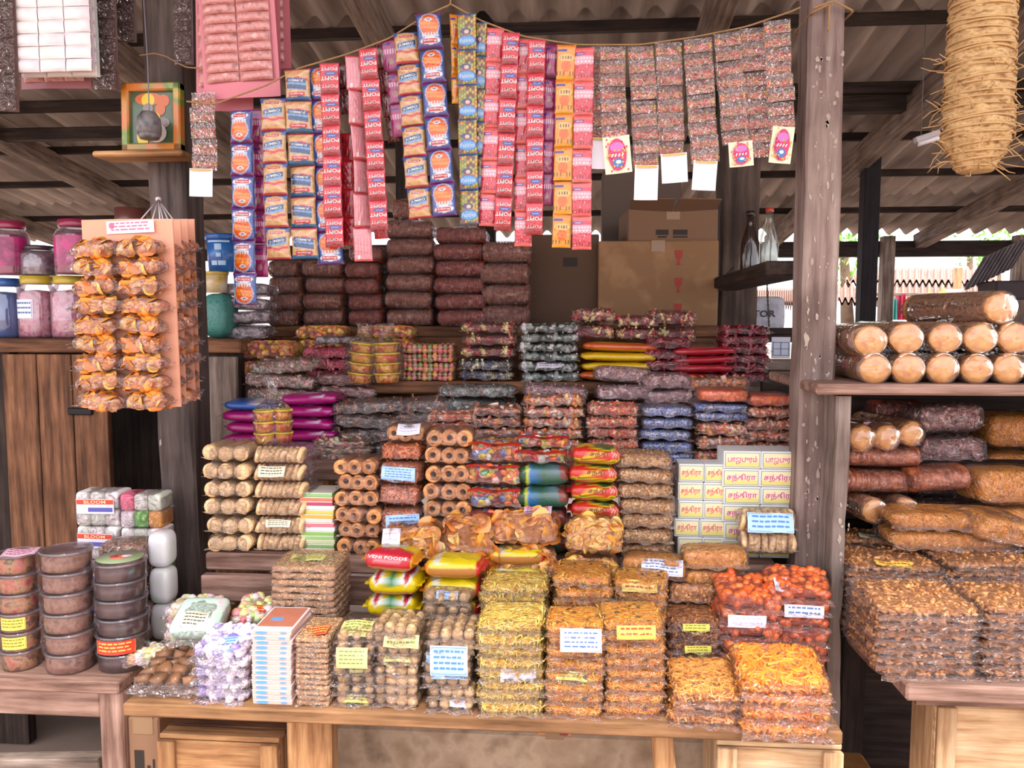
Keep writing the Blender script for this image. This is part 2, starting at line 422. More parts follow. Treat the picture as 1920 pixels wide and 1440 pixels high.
def board(name, label, cat, c, size, cols, axis='x', b=0.005, rot=(0, 0, 0)):
    g = G(); g.box((0, 0, 0), size, b=b); return tag(g.obj(name, wood(cols, axis), loc=c, rot=rot), label, cat)
def rough_post(name, label, x0, x1, Y, depth, z0, z1, cols, seed=0, patches=0):
    """a hand-hewn post: edges wander a little; pale worn patches are chips of their own"""
    nz = 22; g = G(); V = []; r = np.random.RandomState(seed)
    w = x1 - x0; zz = np.linspace(z0, z1, nz); ox = np.cumsum(r.uniform(-.0025, .0025, nz))
    for i, z in enumerate(zz):
        for sx, sy in ((-.5, -.42), (-.42, -.5), (.42, -.5), (.5, -.42), (.5, .5), (-.5, .5)):
            V.append((sx * w + ox[i] + r.uniform(-.002, .002), sy * depth + r.uniform(-.002, .002), z))
    F = [(i * 6 + k, i * 6 + (k + 1) % 6, (i + 1) * 6 + (k + 1) % 6, (i + 1) * 6 + k) for i in range(nz - 1) for k in range(6)]
    F += [tuple(range(5, -1, -1)), tuple((nz - 1) * 6 + k for k in range(6))]
    g.add(V, F, 0, False)
    for k in range(patches):
        z = r.uniform(z0 + .8, z1 - .4); x = r.uniform(-.42, .36) * w; a = r.uniform(.0012, .005) * (1.6 if k % 9 == 0 else 1); hh = a * r.uniform(.8, 3.2); n = 9
        P = [(x + a * math.cos(6.283 * q / n) * r.uniform(.4, 1.3), -depth / 2 - .0022, z + hh * math.sin(6.283 * q / n) * r.uniform(.4, 1.3)) for q in range(n)]
        g.add(P, [tuple(range(n))], 1, False)
    return tag(g.obj(name, [wood(cols, 'z', 6.0), solid('#a99a8e', .9, var=.3)], loc=((x0 + x1) / 2, Y + depth / 2, 0)), label, 'post')
pr0, pr1 = at(1503, 700, 2.02).x, at(1570, 700, 2.02).x
rough_post('wooden_post', 'thick weathered wooden post with pale worn flecks, beside the hanging seed sachets', pr0, pr1, 2.02, .09, 0, 2.55, ['#5f4d46', '#84706a', '#9a8880', '#b0a098'], 3, 120)
rough_post('wooden_post', 'dark grey wooden post carrying the framed picture and the salmon snack cards', -1.205, -1.095, 2.2, .11, 0, 2.7, ['#2f2826', '#4e4440', '#655955', '#7a6d67'], 5, 6)
rough_post('wooden_post', 'dark brown post behind the cardboard cartons and the glass bottles', at(1347, 500, 3.3).x, at(1420, 500, 3.3).x, 3.3, .12, 0, 2.6, ['#2d231e', '#453831', '#5a4b42', '#6a5a50'], 8, 0)
p0 = at(1563, 740, 1.96); p1 = at(1590, 740, 1.96)
rough_post('shelf_upright', 'narrow grey plank upright under the biscuit shelf, next to the thick post', p0.x, p1.x, 1.91, .1, .28, RSH - .03, ['#544740', '#7d6e66', '#94867e', '#a89a92'], 9, 8)

# stepped display: four boards, each a thing
board('display_board', 'brown second-step display board under the biscuits and ring snacks', 'shelf', ((-.985 + .52) / 2, 2.2, T2 - .024), (1.505, .36, .048), WD_PINK)
g = G(); g.box((0, 0, 0), (1.505, .03, .07), b=.004)
tag(g.obj('edge_strip', wood(WD_PINK, 'x'), loc=((-.985 + .52) / 2, 2.005, T2 - .087)), 'nailed wooden edge strip right below the second-step board', 'strip')
board('display_board', 'third-step display board behind the ring snacks, brown edge showing between packets', 'shelf', ((-1.02 + .52) / 2, 2.46, T3 - .03), (1.54, .4, .06), WD_PINK)
board('display_board', 'fourth-step display board under the wrapped sweets', 'shelf', ((-1.06 + .55) / 2, 2.73, T4 - .02), (1.6, .34, .04), WD_BRN)
board('display_board', 'brown uppermost board under the stacked dark tube packets and the cartons', 'shelf', (-.25, 3.2, BSH - .02), (1.8, .6, .04), WD_BRN)
g = G()
for x in (-.95, -.5): g.box((x, 0, 0), (.07, .07, .21), b=.004)
for x, y, z0, z1 in ((-.95, 2.3, T2, T3 - .06), (.48, 2.3, T2, T3 - .06), (-.96, 2.6, T2, T4 - .04), (.48, 2.6, T2, T4 - .04), (-1.05, 2.95, .0, BSH - .04), (.58, 2.95, .0, BSH - .04)):
    pass
for x, y, z0, z1, lb in ((-.93, 2.1, .4, T2 - .048, 'short brown block leg under the biscuit end of the second-step board'), (.3, 2.1, .4, T2 - .048, 'block leg under the far end of the second-step board'),
                         (-.9, 2.45, .4, T3 - .06, 'upright block under the third-step board'), (.45, 2.45, .4, T3 - .06, 'upright block under the post end of the third-step board'),
                         (-.9, 2.75, .4, T4 - .04, 'upright block holding up the fourth-step board'), (.45, 2.75, .4, T4 - .04, 'upright block holding up the post end of the fourth-step board'),
                         (-1.0, 3.2, 0, BSH - .04, 'upright holding up the uppermost board'), (.55, 3.2, 0, BSH - .04, 'upright holding up the carton end of the uppermost board')):
    board('support_block', lb, 'support', (x, y, (z0 + z1) / 2), (.085, .075, z1 - z0), WD_WARM, 'z')

board('gap_board', 'added dark panel blocking the sky between the tube packets', 'panel', (-.58, 3.34, BSH + .16), (1.4, .02, .32), WD_DARK)  # added so that no sky shows between the tubes
board('gap_board', 'added dark panel blocking the sky behind the brown packets under the biscuit shelf', 'panel', (1.75, 2.62, .98), (2.3, .02, .72), WD_DARK)  # added backing: keeps bright sky out of the gap below the shelf
board('gap_board', 'grey-brown board behind the thick post under the white card', 'panel', (at(1450, 730, 3.3).x, 3.3, at(1450, 730, 3.3).z), (.32, .02, at(1450, 676, 3.3).z - at(1450, 790, 3.3).z), WD_GREY)
board('gap_board', 'added panel filling bright gaps below the uppermost board, behind the wrapped sweets', 'panel', (-.25, 2.92, 1.15), (1.7, .02, .60), WD_BRN)  # added to close the bright gaps between the steps

# front table
t = thing('display_table', 'long plank table carrying the front stacks of snack packets', 'table', (-.215, 1.6, 0))
g = G(); g.box((0, .215, T1 - .015), (1.525, .43, .03), b=.004); g.obj('tabletop', wood(['#553b2b', '#83603f', '#9a7250', '#ab835e'], 'x'), t)
g = G(); g.box((0, .25, T1 - .045), (1.45, .05, .03)); g.obj('apron', wood(WD_BRN, 'x'), t)
for x, y, rx in ((-.36, .06, .02), (.44, .06, .0)):
    g = G(); g.box((x, y, T1 / 2 - .015), (.10 if x < 0 else .045, .05, T1 - .03), b=.004, rot=(0, -.12 if x > 0 else 0, 0)); g.obj('leg', wood(WD_WARM, 'z'), t)
for x in (-.7, .7):
    g = G(); g.box((x, .39, T1 / 2 - .015), (.05, .05, T1 - .03), b=.004); g.obj('leg', wood(WD_WARM, 'z'), t)

# table on the edge with the round sweet tubs
lt = at(222, 1300, 1.75).x
t = thing('side_table', 'low plank table under the round sweet tubs, open underneath', 'table', (lt, 1.75, 0))
g = G(); g.box((-.55, .3, LTB - .015), (1.1, .6, .03), b=.004); g.obj('tabletop', wood(WD_PINK, 'x'), t)
g = G(); g.box((-.58, .03, LTB - .065), (1.04, .025, .065), b=.003); g.obj('apron', wood(WD_PINK, 'x'), t)
for y in (.04, .55):
    g = G(); g.box((-.03, y, LTB / 2 - .015), (.06, .05, LTB - .03), b=.004); g.obj('leg', wood(WD_PINK, 'z'), t)
g = G(); g.box((-.6, .05, .37), (1.05, .04, .06), b=.003, rot=(0, -.06, 0)); g.obj('stretcher', wood(WD_GREY, 'x'), t)

# table and shelf beyond the thick post
rt = at(1700, 1290, 1.6).x
t = thing('display_table', 'plank table under the tall stacks of brown snack packets', 'table', (rt, 1.6, 0))
g = G(); g.box((.6, .36, RTB - .018), (1.2, .72, .036), b=.005); g.obj('tabletop', wood(WD_PINK, 'x'), t)
g = G(); g.box((.45, .1, RTB - .055), (.8, .06, .04)); g.obj('apron', wood(WD_PINK, 'x'), t)
for x in (.12, 1.0):
    g = G(); g.box((x, .66, RTB / 2 - .03), (.06, .06, RTB - .06)); g.obj('leg', wood(WD_DARK, 'z'), t)
board('gap_board', 'added dark panel standing in for shade under the table of brown packets', 'panel', (1.3, 2.36, .36), (1.3, .02, .72), WD_DARK)  # added dark sheet: shuts out light so the space under the table stays dark
board('shelf_board', 'brown shelf board carrying the round biscuit rolls', 'shelf', (1.2, 2.12, RSH - .0125), (1.28, .46, .025), WD_PINK)
board('shelf_upright', 'plank upright at the far end of the biscuit shelf', 'support', (1.8, 2.12, RSH / 2), (.06, .4, RSH - .03), WD_GREY, 'z')
for z, y, lb in ((.92, 2.1, 'lower'), (1.12, 2.2, 'upper')):
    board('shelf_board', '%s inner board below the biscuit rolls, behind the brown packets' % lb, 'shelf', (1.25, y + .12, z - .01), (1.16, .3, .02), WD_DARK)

# cupboard behind the sweet tubs
cy = 2.55; c0, c1, cd = at(0, 800, cy).x - .35, at(208, 800, cy).x, at(455, 640, cy).x
t = thing('cupboard', 'old brown plank cupboard with one door, jars standing on top', 'cupboard', (0, cy, 0))
g = G()
g.box(((c0 + cd) / 2, .2, LSH - .022), (cd - c0, .44, .044), b=.004); g.obj('top', wood(WD_BRN, 'x'), t)
g = G(); g.box(((c0 + cd) / 2, .38, .7), (cd - c0, .02, 1.4)); g.box((c0 + .2, .03, .7), (.38, .04, 1.39)); g.box(((c0 + cd) / 2, .2, .4), (cd - c0, .36, .03))
g.box((at(422, 740, cy).x, .02, .95), (.11, .03, .88)); g.obj('carcass', wood(WD_DARK, 'z'), t)
xa, xb = at(14, 800, cy).x, c1
d = G()
for k in range(3):
    w = (xb - xa) / 3; d.box((xa + w * (k + .5), .0, .82), (w - .004, .026, 1.13), b=.002)
d = d.obj('door', wood(WD_BRN, 'z'), t)
g = G(); g.box((at(157, 770, cy).x, -.018, at(157, 770, cy).z), (.085, .014, .024), b=.003); g.obj('latch', solid('#1c1a1d', .45, metal=.5), d)
g = G(); g.box((at(424, 740, cy).x, -.02, .97), (.10, .02, .82), b=.003); g.obj('side_plank', wood(WD_GREY, 'z'), t)

# plinth, crates, cartons under the tables
g = G(); g.box((-.215, 2.47, .2), (1.5, .84, .4), b=.012)
tag(g.obj('plinth', mottled(['#7b6551', '#a38a72', '#bba48c', '#8d7762'], 9, .95, 0, .6)), 'stained mud-plastered plinth under the front table', 'plinth')
g = G(); g.box((.69, 2.02, .14), (.26, .62, .28), b=.01)
tag(g.obj('step', mottled(['#8e5a2c', '#b97f45', '#cf9a60'], 8, .9, 0, .5)), 'low orange earth step between the two tables', 'step')
def crate(label, px0, px1, pyt, Y, d, cols, slats=3, zb=0.0):
    a, b = at(px0, pyt, Y), at(px1, pyt, Y); w = b.x - a.x; h = a.z - zb
    t = thing('wooden_crate', label, 'crate', ((a.x + b.x) / 2, Y, zb))
    for k in range(slats):
        s = (h - .012) / slats; g = G(); g.box((0, .008, s * (k + .5)), (w, .016, s - .004), b=.003); g.obj('front_slat', wood(cols, 'x'), t)
    for sx in (-1, 1):
        g = G(); g.box((sx * (w / 2 - .008), d / 2, h / 2 - .006), (.014, d - .032, h - .012), b=.002); g.obj('side_panel', wood(cols, 'z'), t)
        g = G(); g.box((sx * (w / 2 - .02), -.006, h / 2 - .006), (.04, .012, h - .012), b=.002); g.obj('corner_batten', wood(cols, 'z'), t)
    for k in range(4):
        s = d / 4; g = G(); g.box((0, s * (k + .5), h - .006), (w, s - .004, .012), b=.002); g.obj('lid_slat', wood(WD_BRN if k > 0 else cols, 'x'), t)
    g = G(); g.box((0, d - .008, h / 2 - .006), (w - .03, .014, h - .012)); g.obj('back_panel', wood(cols, 'x'), t)
    return t
crate('pale wooden crate with dark lid planks under the dark brown sweet bags', 298, 522, 1376, 1.66, .17, WD_WARM)
crate('pale wooden crate under the orange stick packets at the table corner', 1345, 1580, 1388, 1.64, .2, WD_PALE)
crate('large pale wooden crate under the table of brown snack packets', 1756, 2050, 1312, 1.72, .14, WD_PALE)

def carton(label, px0, px1, pyt, pyb, Y, d, col='#8c6a4a', marks=None, rz=0.0, zb=None, flaps=False, inkcol='#2a211d'):
    a, b = at(px0, pyt, Y), at(px1, pyb, Y); z0 = b.z if zb is None else zb; h = a.z - z0; w = b.x - a.x
    t = thing('cardboard_carton', label, 'carton', ((a.x + b.x) / 2, Y + d / 2, z0), (0, 0, rz))
    m = mottled([col, col, '#a07c58' if col == '#8c6a4a' else col], 14, .85, 0, .15)
    g = G(); g.box((0, 0, h / 2), (w, d, h), b=.004); g.obj('box', m, t)
    g = G(); g.box((0, 0, h + .0006), (.05, d, .0012)); g.box((0, -d / 2 - .0006, h - .02), (.05, .0012, .04)); g.obj('tape', solid('#937558', .4, .2), t)
    if flaps:
        for s in (-1, 1):
            g = G(); g.box((s * (w / 4), -d / 2 - .02, h + .005), (w / 2 - .01, .09, .004), rot=(-.5, 0, s * .1)); g.obj('flap', m, t)
    if marks:
        g = G()
        def fn(x, y): return x * w, 0 * x - d / 2 - .0016, (y + .5) * h
        for (k, x, y, ww, hh) in marks:
            if k == 'goblet':
                pts = [(-.5, .5), (-.4, .05), (-.12, -.15), (-.12, -.35), (-.35, -.5), (.35, -.5), (.12, -.35), (.12, -.15), (.4, .05), (.5, .5)]
                P = np.array([(x + p[0] * ww, y + p[1] * hh) for p in pts]); g.add(np.stack(fn(P[:, 0], P[:, 1]), 1), [tuple(range(10))], 0, False)
            elif k == 'bar':
                P = np.array([(x - ww / 2, y - hh / 2), (x + ww / 2, y - hh / 2), (x + ww / 2, y + hh / 2), (x - ww / 2, y + hh / 2)]); g.add(np.stack(fn(P[:, 0], P[:, 1]), 1), [(0, 1, 2, 3)], 0, False)
            else: letters(g, k, x, y, ww, hh, fn, 0)
        g.obj('printed_pattern', solid(inkcol, .7), t)
    return t

# ---------------------------------------------------------------- packets: fillings, clear bags, paper labels
FILM_SLEEK = film(0.02, '#fdfafb', 13, 0.5, 0.06); FILM = film(0.02, '#fdfafb', 38, 0.9, 0.05); FILM_FIN = film(0.035, '#fdf8fa', 45, 0.9, 0.07); FILM_HAZY = film(0.05, '#faf4f6', 30, 1.0, 0.09); FILM_DIM = film(0.03, '#f6f0f2', 40, 1.0, 0.07)

def core(g, w, d, h, rng, s=.94, e1=.5, e2=.28, mi=0):
    V, F = supere(w * s, d * s, h * s, e1, e2, 36, 12); k = int(rng.randint(1, 999))
    V = V + np.stack([0 * V[:, 0], 0 * V[:, 0], wob(V[:, 0] * 40, V[:, 1] * 40, k) * h * .05], 1); g.add(V, F, mi)
def f_noodles(ln, r, bend, dens, extra=None):
    def f(g, w, d, h, rng):
        core(g, w, d, h, rng, .93)
        A = w * d + 2 * h * (w + d); n = int(min(2200, A / (ln * r * 2 * 1.15) * dens))
        P, Nn = se_sample(w * .95, d * .95, h * .93, .5, .28, n, rng)
        scatter(g, [t_noodle(r / ln, bend, 6, 4, k) for k in range(6)], P, Nn, ln, rng, 1, .07, r * .4)
        if extra:
            P, Nn = se_sample(w * .96, d * .96, h * .95, .5, .28, extra, rng); scatter(g, [t_disc(.2, 3, 8)], P, Nn, .006, rng, 2, .3)
    return f
def f_chunks(temps, size, dens, cap=700, sink=.3, jit=.5):
    def f(g, w, d, h, rng):
        core(g, w, d, h, rng, .88)
        A = w * d + 2 * h * (w + d); n = int(min(cap, A / (size * size * 2.2) * dens))
        P, Nn = se_sample(w * .93, d * .93, h * .88, .5, .28, n, rng); scatter(g, temps, P, Nn, size, rng, 1, jit, size * sink)
    return f
def f_grid(temp, size, jitter=.12, layers=1):
    """pieces packed in rows, one layer deep"""
    def f(g, w, d, h, rng):
        nx = max(2, int(w / (size * 2.05))); ny = max(2, int(d / (size * 2.05))); nz = max(1, int(round(h / (size * 2.1))))
        P = np.array([((i + .5) / nx - .5, (j + .5) / ny - .5, (k + .5) / nz - .5) for i in range(nx) for j in range(ny) for k in range(nz)]) * np.array([w * .97, d * .97, h * .95])
        P = P + rng.uniform(-1, 1, P.shape) * size * jitter; Nn = np.tile([0, 0, 1.0], (len(P), 1))
        scatter(g, temp, P, Nn, size, rng, 1, .4)
    return f
def f_core(s=.97):
    def f(g, w, d, h, rng): core(g, w, d, h, rng, s)
    return f
def f_roll(axis_x=True, ribs=14):
    """a tube of crisps or biscuits with ribs showing through"""
    def f(g, w, d, h, rng):
        n = ribs * 4; t = np.linspace(-.5, .5, n); r = 1 + .05 * np.sin(t * ribs * 6.283) - .9 * np.clip(np.abs(t) - .47, 0, 1) * 10
        nn = 18; V = []
        for i in range(n):
            for k in range(nn):
                a = 6.283 * k / nn; V.append((t[i] * w * .97, spow(math.cos(a), .8) * d / 2 * r[i] * .95, spow(math.sin(a), .8) * h / 2 * r[i] * .95))
        F = [(i * nn + k, i * nn + (k + 1) % nn, (i + 1) * nn + (k + 1) % nn, (i + 1) * nn + k) for i in range(n - 1) for k in range(nn)] + [tuple(range(nn - 1, -1, -1)), tuple((n - 1) * nn + k for k in range(nn))]
        g.add(V, F, 0)
    return f
balls = [t_ball(2, .10, k) for k in range(3)]
KIND = {
 'sev': (f_noodles(.020, .0013, 1.5, 1.25, 8), [solid('#d8a63c', .6), island(['#e2b040', '#f4d474', '#d8a034', '#ecc458', '#e6b84a', '#f6de90']), solid('#8d7a3c')]),
 'mix': (f_noodles(.016, .0011, 1.5, 1.1, 12), [solid('#d67e20', .6), island(['#f09020', '#fcac40', '#de7818', '#f69e30', '#f8b850']), solid('#5e5238')]),
 'bhujia': (f_noodles(.009, .0009, .9, .9), [mottled(['#c8701a', '#e2912c', '#eea848'], 260), island(['#e08a22', '#f0a438', '#d07a1c', '#eeb05a'])]),
 'murukku': (f_noodles(.022, .0026, 1.6, 1.6), [solid('#b06f34', .6), island(['#d0873a', '#e4a257', '#bd7430', '#dc9548'])]),
 'stick': (f_noodles(.026, .0030, .8, 1.6), [solid('#cf6a18', .6), island(['#ee861f', '#f8a03a', '#dd7217', '#f29330'])]),
 'brownstick': (f_noodles(.022, .0022, .5, 1.4), [solid('#79492a', .6), island(['#9a6238', '#b87d4e', '#865229', '#a8703f'])]),
 'orangestick': (f_noodles(.022, .0028, .8, 1.5), [solid('#a4552a', .6), island(['#c8692f', '#dd8347', '#b5592a'])]),
 'redball': (f_chunks([t_ball(2, .14, k, (1, .85, .7)) for k in range(4)], .0125, .8), [solid('#a8401a', .5), island(['#cf5a20', '#e37434', '#bb4918', '#db6a2c'], .4, .5)]),
 'balls': (f_grid(balls, .0115), [solid('#a8875c'), island(['#a8885e', '#c4a476', '#977850', '#b59468'], .7, .1)]),
 'nuts': (f_chunks([t_ball(1, .2, k, (1, .7, .5)) for k in range(4)], .006, .9), [mottled(['#b88650', '#dab078'], 150), island(['#cf9f62', '#a97642', '#e4c08a', '#8f5e34', '#d9ae74'])]),
 'flake': (f_chunks([t_ball(1, .35, k, (1.2, .7, .4)) for k in range(5)], .0075, .9, 900, .3, .5), [mottled(['#a86c40', '#c48a58', '#d29c68'], 90), island(['#c08450', '#d6a068', '#a8703f', '#cc9058', '#b8783f'], .5, .3)]),
 'chips': (f_chunks([t_disc(.6, k) for k in range(4)], .017, 1.7, 300, .35, .35), [solid('#c47a2a', .6), island(['#dc9032', '#ecb050', '#c47626', '#e29c3c', '#f2c26c'], .3, .7)]),
 'puri': (f_chunks([t_disc(.5, k, 14) for k in range(4)], .024, 1.9, 160, .45, .3), [solid('#b8722e', .6), island(['#d88a30', '#e8a448', '#bd6c24', '#de9436', '#f0bc66'], .3, .7)]),
 'block': (f_grid([t_cube(1.8, 1.7, 1.2)], .016, .06), [solid('#5d4029'), island(['#6f4c33', '#80593c', '#60412b', '#765136'], .6, .2)]),
 'violet': (f_chunks([t_ball(2, .12, k, (1, .9, .7)) for k in range(3)], .010, 1.0), [solid('#c9c0e8', .5), island(['#e9e4fa', '#f4f1ff', '#d5cbf0', '#eeeafc', '#8a74cc', '#f0ecff', '#dcd4f4', '#6f5ac0'], .4, .4)]),
 'gold': (f_chunks([t_candy()], .0155, 1.4, 480, .5, .2), [solid('#6d1720', .4), island(['#b81c2c', '#8c121e', '#e4c470', '#f4e2a4', '#d23a44', '#9e1722', '#ecd088'], .22, .8)]),
 'bluegold': (f_chunks([t_candy()], .0155, 1.4, 480, .5, .2), [solid('#2a2c50', .4), island(['#32366a', '#d9c988', '#24284d', '#ece0b0', '#4a4e80'], .22, .8)]),
 'mint': (f_chunks([t_ball(2, .05, 1, (1.2, .7, .55)), t_candy()], .0135, 1.4, 520, .5, .2), [solid('#16392c', .4), island(['#1d4a3a', '#dfe5e1', '#f2f5f1', '#245a47', '#c4d0c8', '#0f3325', '#e9eeea'], .3, .7)]),
 'gumball': (f_chunks([t_ball(2, .01)], .0095, 1.0, 200, .2, .2), [solid('#a85a3a', .5), island(['#e8602c', '#f0a430', '#eac446', '#e87080', '#f08a3a'], .3, .7)]),
 'gumrow': (f_grid([t_ball(2, .01)], .0085, .05), [solid('#8a5a4a'), island(['#e2553e', '#eabb44', '#72a852', '#ea8090', '#e86a5a'], .3, .7)]),
 'pinkrod': (f_noodles(.026, .0036, .2, 1.4), [solid('#c8405c', .5), island(['#e2546e', '#f28a9a', '#cc3e5c', '#ea6e84'], .3, .6)]),
 'darkred': (f_noodles(.03, .005, .6, 1.3), [solid('#571320', .5), island(['#6a1624', '#8a2432', '#7a1c2c', '#9a3a44'], .35, .6)]),
 'darktube': (f_roll(True, 16), [mottled(['#864c38', '#ac6a50', '#c88a6e'], 60, .4, .5, .6)]),
 'redtube': (f_roll(True, 20), [mottled(['#8a3428', '#b04a38', '#c8684e'], 70, .4, .5, .6)]),
 'rusttube': (f_roll(True, 14), [mottled(['#8a4428', '#b2623c', '#c98058'], 70, .5, .4, .6)]),
 'palesweet': (f_chunks([t_candy(), t_ball(1, .3, 2, (1.4, .6, .4))], .013, 1.2, 300, .5, .3), [mottled(['#8a5a54', '#b88a80', '#6d4844'], 40, .4, .5, .8), island(['#a86a62', '#c89a90', '#7d4c48', '#b87a74', '#d8b4ac'], .35, .6)]),
 'greydark': (f_core(), [mottled(['#3c3a38', '#6a6460', '#8f8884', '#2a2624'], 45, .3, .7, .9)]),
 'greenclear': (f_chunks([t_candy()], .013, 1.2, 300, .5, .3), [mottled(['#24382e', '#3e5648', '#1c2a22'], 30, .3, .6, .9), island(['#2e5a40', '#3e5a48', '#5a7a68', '#20382a', '#8a948e', '#8a5038', '#1e4a34'], .3, .6)]),
 'spoon': (f_chunks([t_candy()], .014, 1.2, 300, .5, .3), [mottled(['#2e2422', '#54443e', '#3a3a34'], 38, .3, .6, .9), island(['#3e2a24', '#6a4638', '#9a6a4c', '#2a4a38', '#84502e', '#a87a64', '#2a1c1a', '#b0622e'], .3, .6)]),
 'mauve': (f_chunks([t_candy(), t_ball(1, .3, 2, (1.4, .6, .4))], .014, 1.2, 300, .5, .3), [mottled(['#7a5252', '#9a7070', '#8a5a5a'], 34, .3, .6, .9), island(['#9a6a6a', '#b48888', '#7a4848', '#c8a4a2', '#8a5858', '#a87a74'], .35, .6)]),
 'salt': (f_chunks([t_ball(1, .2, k, (1, .7, .5)) for k in range(4)], .008, 1.0), [mottled(['#a05a44', '#c88a70'], 90), island(['#e08a58', '#c8543c', '#f0b890', '#d8502c', '#b8583a', '#f0ccb4', '#f0802c'], .4, .4)]),
 'bluepack': (f_core(), [mottled(['#1c2e68', '#3e5eb8', '#8aa0d8', '#1a2448', '#d0d4e4', '#2a48a0'], 75, .25, .7, .9)]),
 'orangepack': (f_core(), [mottled(['#c84210', '#e85a1c', '#f07a30', '#d84c14'], 60, .3, .7, .9)]),
 'marbled': (f_chunks([t_ball(1, .35, k, (1.6, .8, .3)) for k in range(4)], .011, 1.1, 300, .45, .3), [mottled(['#a85a44', '#d8b0a0', '#7a4038', '#e09060', '#d8ccc8'], 70, .35, .6, .8), island(['#d8582c', '#f0a868', '#e8d4c8', '#b84430', '#f8922c', '#c86a50', '#e8dcd8'], .35, .6)]),
 'peanutpack': (f_chunks([t_ball(1, .35, k, (1.6, .8, .3)) for k in range(4)], .011, 1.1, 300, .45, .3), [mottled(['#6a4238', '#a8745a', '#4a3030', '#c89878', '#b8a8a4'], 75, .35, .6, .8), island(['#f0922c', '#b86a3c', '#8a4a38', '#d8c0b4', '#f08028', '#9a5a48', '#6a4448'], .35, .6)]),
 'greenmarble': (f_chunks([t_ball(1, .35, k, (1.6, .8, .3)) for k in range(4)], .011, 1.1, 300, .45, .3), [mottled(['#3e5a40', '#8a8a74', '#a85a4a', '#c8b8a8', '#2e4030'], 70, .35, .6, .8), island(['#4a6a48', '#a85a4c', '#c8b8aa', '#6a4a40', '#8a9a70', '#d89a94', '#b84a50'], .35, .6)]),
 'seedbag': (f_chunks([t_ball(1, .2, k, (1, .7, .5)) for k in range(4)], .006, .9, 900), [mottled(['#7d4e36', '#b08058'], 150), island(['#a8744c', '#8a5636', '#c89a6c', '#734428'])]),
 'marsh': (f_chunks([t_cube(1.3, 1.0, .9), t_ball(2, .1)], .011, 1.0, 300, .2, .3), [solid('#d8d4b0', .6), island(['#f4f2e2', '#f4b8c8', '#e8e08a', '#bcd8a0', '#f0a070', '#f6f2ea', '#e86a7a', '#9cc47a'], .5, .3)]),
 'puffmint': (f_core(), [mottled(['#bfe6d0', '#d4f0e0', '#c8ecd8', '#e0b8cc'], 14, .35, .5, .3)]),
 'silver': (f_core(), [mottled(['#3a3638', '#7e767c', '#cfc6cf', '#2a2628', '#e0d8e0'], 26, .22, .8, .9)]),
 'jelly': (f_chunks([t_ball(2, .12, k, (1, .9, .5)) for k in range(4)], .013, 1.2, 260, .45, .3), [solid('#8a3430', .5), island(['#d8342c', '#e86a2c', '#e8e2e6', '#3a8a4c', '#e8c83a', '#c82838', '#f08a3a', '#2a6ab0', '#e8e0e0'], .25, .7)]),
}
@cached
def fill_mesh(kind, w, d, h, seed):
    gen, mats = KIND[kind]; g = G(); gen(g, w, d, h, np.random.RandomState(seed * 17 + 3)); return g.mesh('filling', mats)
@cached
def film_mesh(w, d, h, seed, fin=.016, e1=.5, e2=.3, look='clear', side=0.0):
    g = G(); V, F = supere(w * 1.015, d * 1.015, h * 1.0, e1, e2, 44, 14); r = np.random.RandomState(seed + 50)
    nv = V / (np.linalg.norm(V, axis=1)[:, None] + 1e-9)
    amp = .0012 + .04 * h; V = V + nv * (amp * wob(V[:, 0] * 130 + V[:, 2] * 90, V[:, 1] * 70, seed + 9))[:, None] * .5; g.add(V, F, 0)
    if fin:
        for s in (-1, 1):
            ph, k1 = r.uniform(0, 6), r.uniform(110, 190); dr = r.uniform(.15, .5)
            def fn(u, v, s=s):
                x = (u - .5) * w * (.93 + .08 * v); y = s * (d / 2 * .93 + v * (fin * .75 + .07 * d)); z = (np.sin(k1 * x + ph) * .0022 + wob(x * 60, 0 * x, seed + 5) * .004) * (v + .15) - dr * fin * v * v - h * .22
                return x, y, z
            V, F, *_ = gridf(fn, 40, 4); g.add(V, F, 1)
    if side:
        for s in (-1, 1):
            ph = r.uniform(0, 6)
            def fn(u, v, s=s):
                y = (u - .5) * d * .9; x = s * (w / 2 * .95 + v * side); z = (np.sin(140 * y + ph) * .002 + wob(y * 60, 0 * y, seed + 6) * .004) * (v + .1) - .3 * side * v * v
                return x, y, z
            V, F, *_ = gridf(fn, 24, 3); g.add(V, F, 1)
    return g.mesh('plastic_bag', [{'clear': FILM, 'hazy': FILM_HAZY, 'dim': FILM_DIM}[look], FILM_FIN])

def label_geo(g, w, h, fn, seed, title=None, rows=4, border=True, block=None, lw=.8):
    """paper sheet (mat 0), ink (mat 1): border, a title, rows of small print. fn(x, y): sheet (y downwards from 0) to 3D, lift as third arg"""
    V, F, *_ = gridf(lambda u, v: fn((u - .5) * w, v * h, 0), 8, 6); g.add(V, F, 0)
    r = random.Random(seed)
    def quad(x0, x1, y0, y1, mi=1):
        g.add(np.stack(np.broadcast_arrays(*fn(np.array([x0, x1, x1, x0]), np.array([y0, y0, y1, y1]), .0008)), 1), [(0, 1, 2, 3)], mi, False)
    if border:
        b = min(w, h) * .05; e = b * .35
        for q in ((-w / 2 + b, w / 2 - b, b, b + e), (-w / 2 + b, w / 2 - b, h - b - e, h - b), (-w / 2 + b, -w / 2 + b + e, b, h - b), (w / 2 - b - e, w / 2 - b, b, h - b)): quad(*q)
    if block: quad(*block)
    y = h * .14
    if title:
        letters(g, title, 0, h * .27, w * lw, h * .22, lambda x, yy: fn(x, h * .54 - yy, .0008), 1); y = h * .48
    for k in range(rows):
        yy = y + (h * .9 - y) * k / max(1, rows); x = -w * .4
        while x < w * .36:
            ln = r.uniform(.05, .16) * w; quad(x, min(x + ln, w * .4), yy, yy + (h * .9 - y) / max(1, rows) * .36); x += ln + .03 * w
